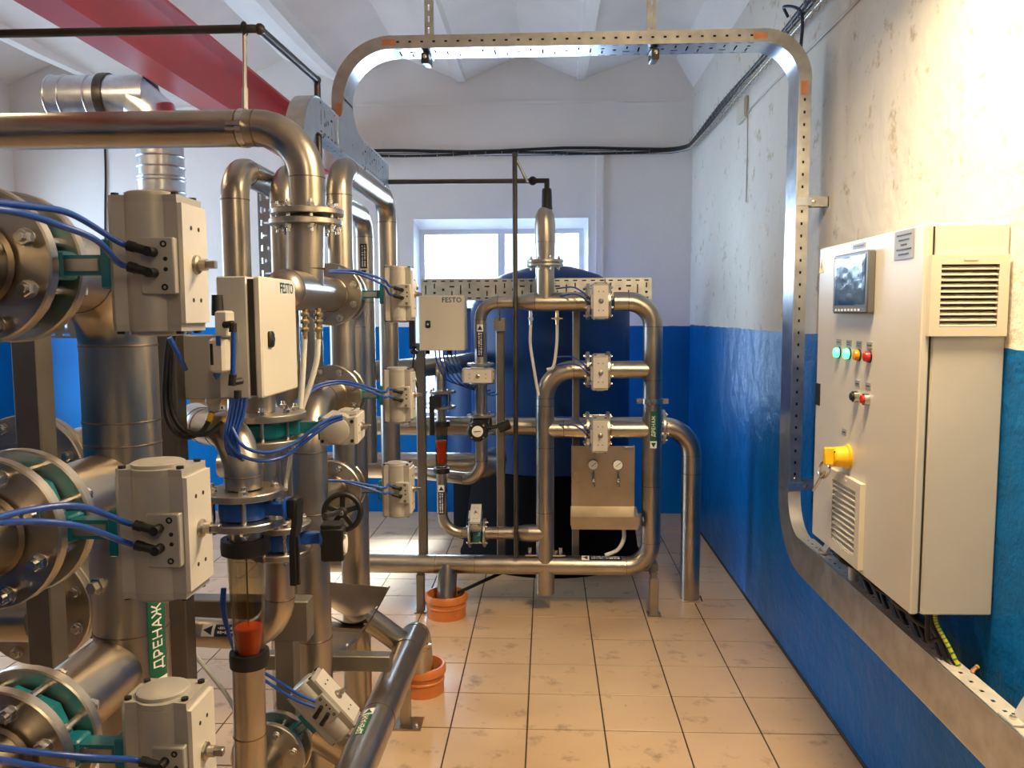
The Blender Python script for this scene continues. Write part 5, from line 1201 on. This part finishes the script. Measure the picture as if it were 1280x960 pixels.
for q, (lab, pts) in enumerate((('upper long blue air hose sagging to the tilted top-side actuator', [(290, 535, 1.83), (300, 553, 1.82), (315, 563, 1.82), (340, 565, 1.84), (370, 553, 1.88), (395, 534, 1.90), (412, 524, 1.92), (428, 520, 1.93)]),
                                ('lower long blue air hose sagging to the tilted top-side actuator', [(282, 545, 1.83), (292, 562, 1.82), (310, 573, 1.82), (335, 576, 1.84), (362, 567, 1.88), (390, 545, 1.90), (412, 529, 1.92), (428, 523, 1.93)]))):
    hose(lab, [W(*p) for p in pts], r=0.0044, group='long sagging air hoses')
# --- flanged column under the white box with its side-mounted actuator
fx, fy = -0.795, 2.175
u = pipe('stainless pipe dropping from the white box into the teal side valve', [(fx, fy, 1.62), (fx, fy, 1.392)], 0.042, seams=False); f = flange(u, (fx, fy, 1.382), ZA, 0.125, 0.018, 0.04); bolts(f, (fx, fy, 1.348), ZA, 0.096, 8, 0.09, 0.010, out=1.0)
lw = pipe('stainless pipe under the teal side valve', [(fx, fy, 1.310), (fx, fy, 1.16)], 0.052, seams=False); flange(lw, (fx, fy, 1.312), ZA, 0.125, 0.018, 0.04)
valve('teal valve between level flanges with a round-ended grey actuator lying towards the viewer', (fx, fy, 1.347), ZA, (1, 0.10, 0), (-0.10, 1, 0), Rv=0.095, thick=0.05, neck=0.165, group='side-mounted actuated valve', tdir=ZA, fittings=False, size=0.94)
# --- elbow, blue lever valve and flow meter
gx, gy = -0.748, 1.92
el_ = pipe('stainless elbow coming from behind the front column down to the first blue valve', [(-0.98, 2.18, 1.37), (-0.90, 2.05, 1.37), (gx, gy, 1.37), (gx, gy, 1.235)], 0.046, bend=0.105)
f = flange(el_, (gx, gy, 1.222), ZA, 0.094, 0.018, 0.036); bolts(f, (gx, gy, 1.186), ZA, 0.074, 4, 0.088, 0.011, ph=0.35, out=0.9)
lo = pipe('short stainless spool under the first blue valve', [(gx, gy, 1.150), (gx, gy, 1.085)], 0.040, seams=False); flange(lo, (gx, gy, 1.150), ZA, 0.094, 0.018, 0.036)
def lever_valve(label, c, R, t, sdir, lev):
    c = V(c); s = V(sdir).normalized(); o = thing('lever_valve', label, 'valve', loc=c)
    part('valve_body', MB().ring(c, ZA, [(R*0.6, -t/2), (R, -t/2), (R*1.04, 0), (R, t/2), (R*0.6, t/2)], 28), BLUEV, o)
    part('valve_neck', MB().obox(c+s*(R+0.025), (s, s.cross(ZA), ZA), (0.035, 0.012, t*0.34), 0.003).lathe(c+s*(R+0.050), s, [(0.020, 0), (0.030, 0.004), (0.030, 0.010), (0.024, 0.012)], 20), BLUEV, o)
    lev(o, c+s*(R+0.064), s); return o
def lev1(o, p, s):
    u = s.cross(ZA)
    part('lever', MB().obox(p+s*0.010+ZA*0.004, (s, u, ZA), (0.012, 0.020, 0.026), 0.004).prism([p+s*0.016+u*a+ZA*b for a, b in ((-0.020, 0.02), (0.016, 0.02), (0.020, -0.03), (0.036, -0.07), (0.036, -0.180), (0.014, -0.180), (0.014, -0.075), (-0.012, -0.035))], s, -0.006, 0.008), BLACK, o, 'black bent lever')
    part('lever_rib', MB().obox(p+s*0.026+u*0.024-ZA*0.12, (s, u, ZA), (0.004, 0.003, 0.06)), BLKSTEEL, o)
lever_valve('blue butterfly valve with a long black lever, upper of the pair', (gx, gy, 1.186), 0.060, 0.048, (1, -0.15, 0), lev1)
fm = sight_glass('large sight glass flow meter with an orange float in the left foreground', gx, gy, 0.800, 1.090, 0.047, 0.036, 0.806, 0.882, 0.018)
part('union_nut', MB().lathe((gx, gy, 1.078), ZA, [(0.046, -0.012), (0.052, -0.008), (0.052, 0.010), (0.044, 0.014)], 12), BLACK, fm)
fp = pipe('stainless pipe carrying the large flow meter', [(gx-0.004, gy, 0.785), (gx-0.008, gy, 0.15)], 0.040, extra_seams=[((gx-0.006, gy, 0.60), ZA)], seams=True)
# second blue valve behind
hx, hy = -0.722, 2.10
up2 = pipe('stainless pipe between the level flanges and the second blue valve', [(hx, hy, 1.155), (hx, hy, 1.102)], 0.038, seams=False); f = flange(up2, (hx, hy, 1.092), ZA, 0.082, 0.017, 0.034); bolts(f, (hx, hy, 1.058), ZA, 0.064, 4, 0.084, 0.010, ph=0.5, out=0.8)
dn2 = pipe('stainless pipe curving away left below the second blue valve', [(hx-0.003, hy, 1.016), (hx-0.01, hy, 0.78), (-1.02, hy+0.03, 0.78)], 0.040, bend=0.115); flange(dn2, (hx, hy, 1.020), ZA, 0.082, 0.017, 0.034)
pipe_label(dn2, (-0.865, hy+0.012, 0.78), XA, 0.040, (0.0, -1, 0.75), 0.15, 0.034, None, LABELN, -1, label='dark marker with white lettering')
def lev2(o, p, s):
    u = s.cross(ZA)
    part('gear_box', MB().obox(p+s*0.022-ZA*0.016, (s, u, ZA), (0.030, 0.028, 0.046), 0.004).obox(p+s*0.020+ZA*0.034, (s, u, ZA), (0.028, 0.026, 0.006), 0.002), BLACK, o)
    part('position_dial', MB().lathe(p+s*0.052-ZA*0.020, s, [(0.026, 0), (0.026, 0.004), (0.022, 0.006), (0, 0.006)], 20), LABELW, o, 'white position dial')
    mb = MB()
    for i in range(4): mb.lathe(p+s*0.051-ZA*0.02+ZA*(0.034*math.sin(i*1.571+0.78))+u*(0.024*math.cos(i*1.571+0.78)), s, [(0.005, 0), (0.005, 0.006), (0, 0.007)], 6)
    part('gear_screw', mb, BOLT, o)
lever_valve('blue butterfly valve with a black gear box, lower of the pair', (hx, hy, 1.056), 0.056, 0.046, (1, 0.10, 0), lev2)
# handwheel of the gear
hc = W(428, 640, 2.30); ha = V((0.10, -1, 0.08)).normalized()
hw = thing('hand_wheel', 'black spoked handwheel in front of the second column', 'handwheel', MB().torus(hc, ha, 0.053, 0.0085, 36, 10), BLACK)
a_, b_ = basis(ha); mb = MB().lathe(hc-ha*0.012, ha, [(0.016, 0), (0.016, 0.024), (0.010, 0.028)], 16)
for i in range(5):
    t = 2*math.pi*i/5+0.3; d = a_*math.cos(t)+b_*math.sin(t); e = ha.cross(d)
    mb.obox(hc+d*0.031, (d, e, ha), (0.021, 0.0075, 0.004), 0.002)
part('wheel_spokes', mb, BLACK, hw)
part('wheel_shaft', MB().cyl(hc-ha*0.01, V((-0.62, 2.17, 1.10)), 0.008, 10), BLKSTEEL, hw)
part('shaft_nut', MB().lathe(hc+ha*0.014, ha, [(0.008, 0), (0.008, 0.008), (0.004, 0.009)], 6), BOLT, hw)
hose('thin pale sampling hose hanging above the first blue lever', [W(365, 560, 2.2), W(362, 580, 2.2), W(358, 600, 2.15), W(357, 612, 2.12)], r=0.006, mat=HOSEW, name='sampling_hose')
for q in (0, 1):
    hose(('left', 'right')[q]+' dark blue air hose hanging beside the large flow meter', [W(278+3*q, 735, 1.95), W(277+4*q, 760, 1.95), W(283+2*q, 785, 1.97), W(292, 812, 2.0)], r=0.004, group='hoses beside the flow meter')
# background pipes seen through the rack
o = pipe('stainless pipe stub pointing away behind the looped black cables', [(-1.30, 2.9, 1.375), (-0.98, 2.9, 1.375)], 0.060, seams=False); part('reducer', MB().lathe((-0.98, 2.9, 1.375), XA, [(0.06, 0), (0.058, 0.02), (0.045, 0.07), (0.044, 0.12)], 28), STEEL, o)

# ================================================================ drain pipe, funnel and low valve
dr_ = pipe('thick green-marked drain pipe lying towards the viewer, bending down into an orange collar', [(-0.566, 1.70, 0.335), (-0.553, 3.28, 0.316), (-0.552, 3.40, 0.02)], 0.058, bend=0.10,
           extra_seams=[((-0.558, 3.05, 0.320), YA), ((-0.559, 2.52, 0.325), YA)])
pipe_label(dr_, (-0.560, 2.40, 0.3265), YA, 0.058, (-0.28, -0.2, 1), 0.165, 0.038, 'ДРЕНАЖ', LABELG, 1, label='green drain marker with a white arrow end')
collar('orange plastic sewer collar nearest the viewer', -0.550, 3.40, 0.094, 0.125)
fs = post('small steel bracket leg under the thick drain pipe', -0.572, 3.10, 0.0, 0.268, 0.020, STEELD)
part('foot_plate', MB().box((-0.62, 3.05, 0.0), (-0.505, 3.15, 0.008)), STEELD, fs)
part('foot_bolt', MB().lathe((-0.525, 3.075, 0.008), ZA, [(0.009, 0), (0.009, 0.008), (0.004, 0.009), (0.004, 0.016)], 6), BOLT, fs)
part('joint_tab', MB().cbox((-0.492, 3.18, 0.30), 0.03, 0.012, 0.010), BOLT, dr_)
sl = pipe('short stainless pipe slanting from the funnel into the thick drain pipe', [(-0.775, 3.05, 0.515), (-0.575, 3.12, 0.325)], 0.046, seams=False)
# folded funnel tray: half trough of sheet with a curved inner plate
fo = thing('drain_funnel', 'open folded stainless drain funnel below the second column', 'funnel', loc=(-0.76, 2.95, 0.33))
pf = lambda px, py, y=2.92: W(px, py, y)
part('funnel_back', MB().prism([pf(*p) for p in ((400, 734), (482, 741), (470, 763), (455, 774), (440, 778), (425, 776), (412, 769), (400, 758))], YA, 0.06, 0.063), STEELD, fo, 'dark curved upper sheet')
part('funnel_lip', sweep(lambda t: [pf(400+12*t*(t < 0.3)*0+58*t, 758+24*math.sin(math.pi*min(t*0.72+0.02, 1.0))*0.85), pf(400+56*t, 771+14*t+8*math.sin(math.pi*t))+V((0, 0.05, 0))], 12), STEEL, fo, 'bright folded edge inside the funnel', ang=60, solid=0.002)
part('funnel_shelf', MB().prism([pf(*p) for p in ((400, 783), (456, 787), (454, 791), (400, 788))], YA, 0.0, 0.055), STEEL, fo)
part('funnel_end_plate', MB().prism([pf(*p) for p in ((400, 788), (453, 790), (442, 803), (430, 813), (418, 819), (400, 822))], YA, 0.055, 0.058), GALVW, fo, 'lower end plate, paled for reflected floor light')  # light from the floor is put into this paler steel
edge = [pf(*p) for p in ((483, 740), (472, 760), (456, 787), (446, 802), (434, 813), (420, 820), (400, 825))]
part('funnel_wall', sweep(lambda t: [edge[min(int(round(t*6)), 6)], edge[min(int(round(t*6)), 6)]+V((0, 0.064, 0))], 6), STEELD, fo, ang=60, solid=0.006)
part('funnel_stud', MB().cyl(W(434, 811, 2.93), W(434, 806, 2.90), 0.005, 8), BOLT, fo)
thing('clear_tube', 'pale clear tube lying low behind the thick drain pipe', 'hose', MB().tube(smooth([W(412, 838, 2.82), W(440, 833, 2.84), W(470, 833, 2.86)]), 0.012, 10), HOSEW)
# low valve with the tilted actuator
bx_, by_, bz_ = -0.812, 2.235, 0.372
o1 = pipe('stainless stub facing the viewer at the low flange beside the flow meter pipe', [(bx_-0.01, 1.98, bz_), (bx_, by_-0.035, bz_)], 0.046, seams=False)
f = flange(o1, (bx_, by_-0.036, bz_), YA, 0.108, 0.018, 0.042); bolts(f, (bx_, by_, bz_), YA, 0.088, 8, 0.108, 0.010)
o2 = pipe('stainless elbow leaving the low valve to the right under the tilted actuator', [(bx_, by_+0.035, bz_), (bx_, by_+0.20, bz_), (bx_+0.16, by_+0.27, bz_-0.16)], 0.050, bend=0.09)
flange(o2, (bx_, by_+0.036, bz_), YA, 0.108, 0.018, 0.042)
valve('low teal butterfly valve with a grey actuator tilted at forty-five degrees', (bx_, by_, bz_), YA, (0.74, 0, 0.66), (0.66, 0, -0.74), Rv=0.086, neck=0.150, group='tilted actuated valve', tdir=-YA)
for q in (0, 1):
    hose(('upper', 'lower')[q]+' blue air hose reaching the low tilted actuator', [W(325, 838+8*q, 2.05), W(345, 850+10*q, 2.10), W(370, 866+9*q, 2.14), W(394, 877+7*q, 2.16)], r=0.0044, group='hoses of the tilted actuator')
hose('pale sampling hose slanting down behind the bottom left front actuator', [W(240, 815, 2.4), W(265, 845, 2.4), W(290, 880, 2.4), W(310, 930, 2.4)], r=0.007, mat=HOSEW, name='sampling_hose')
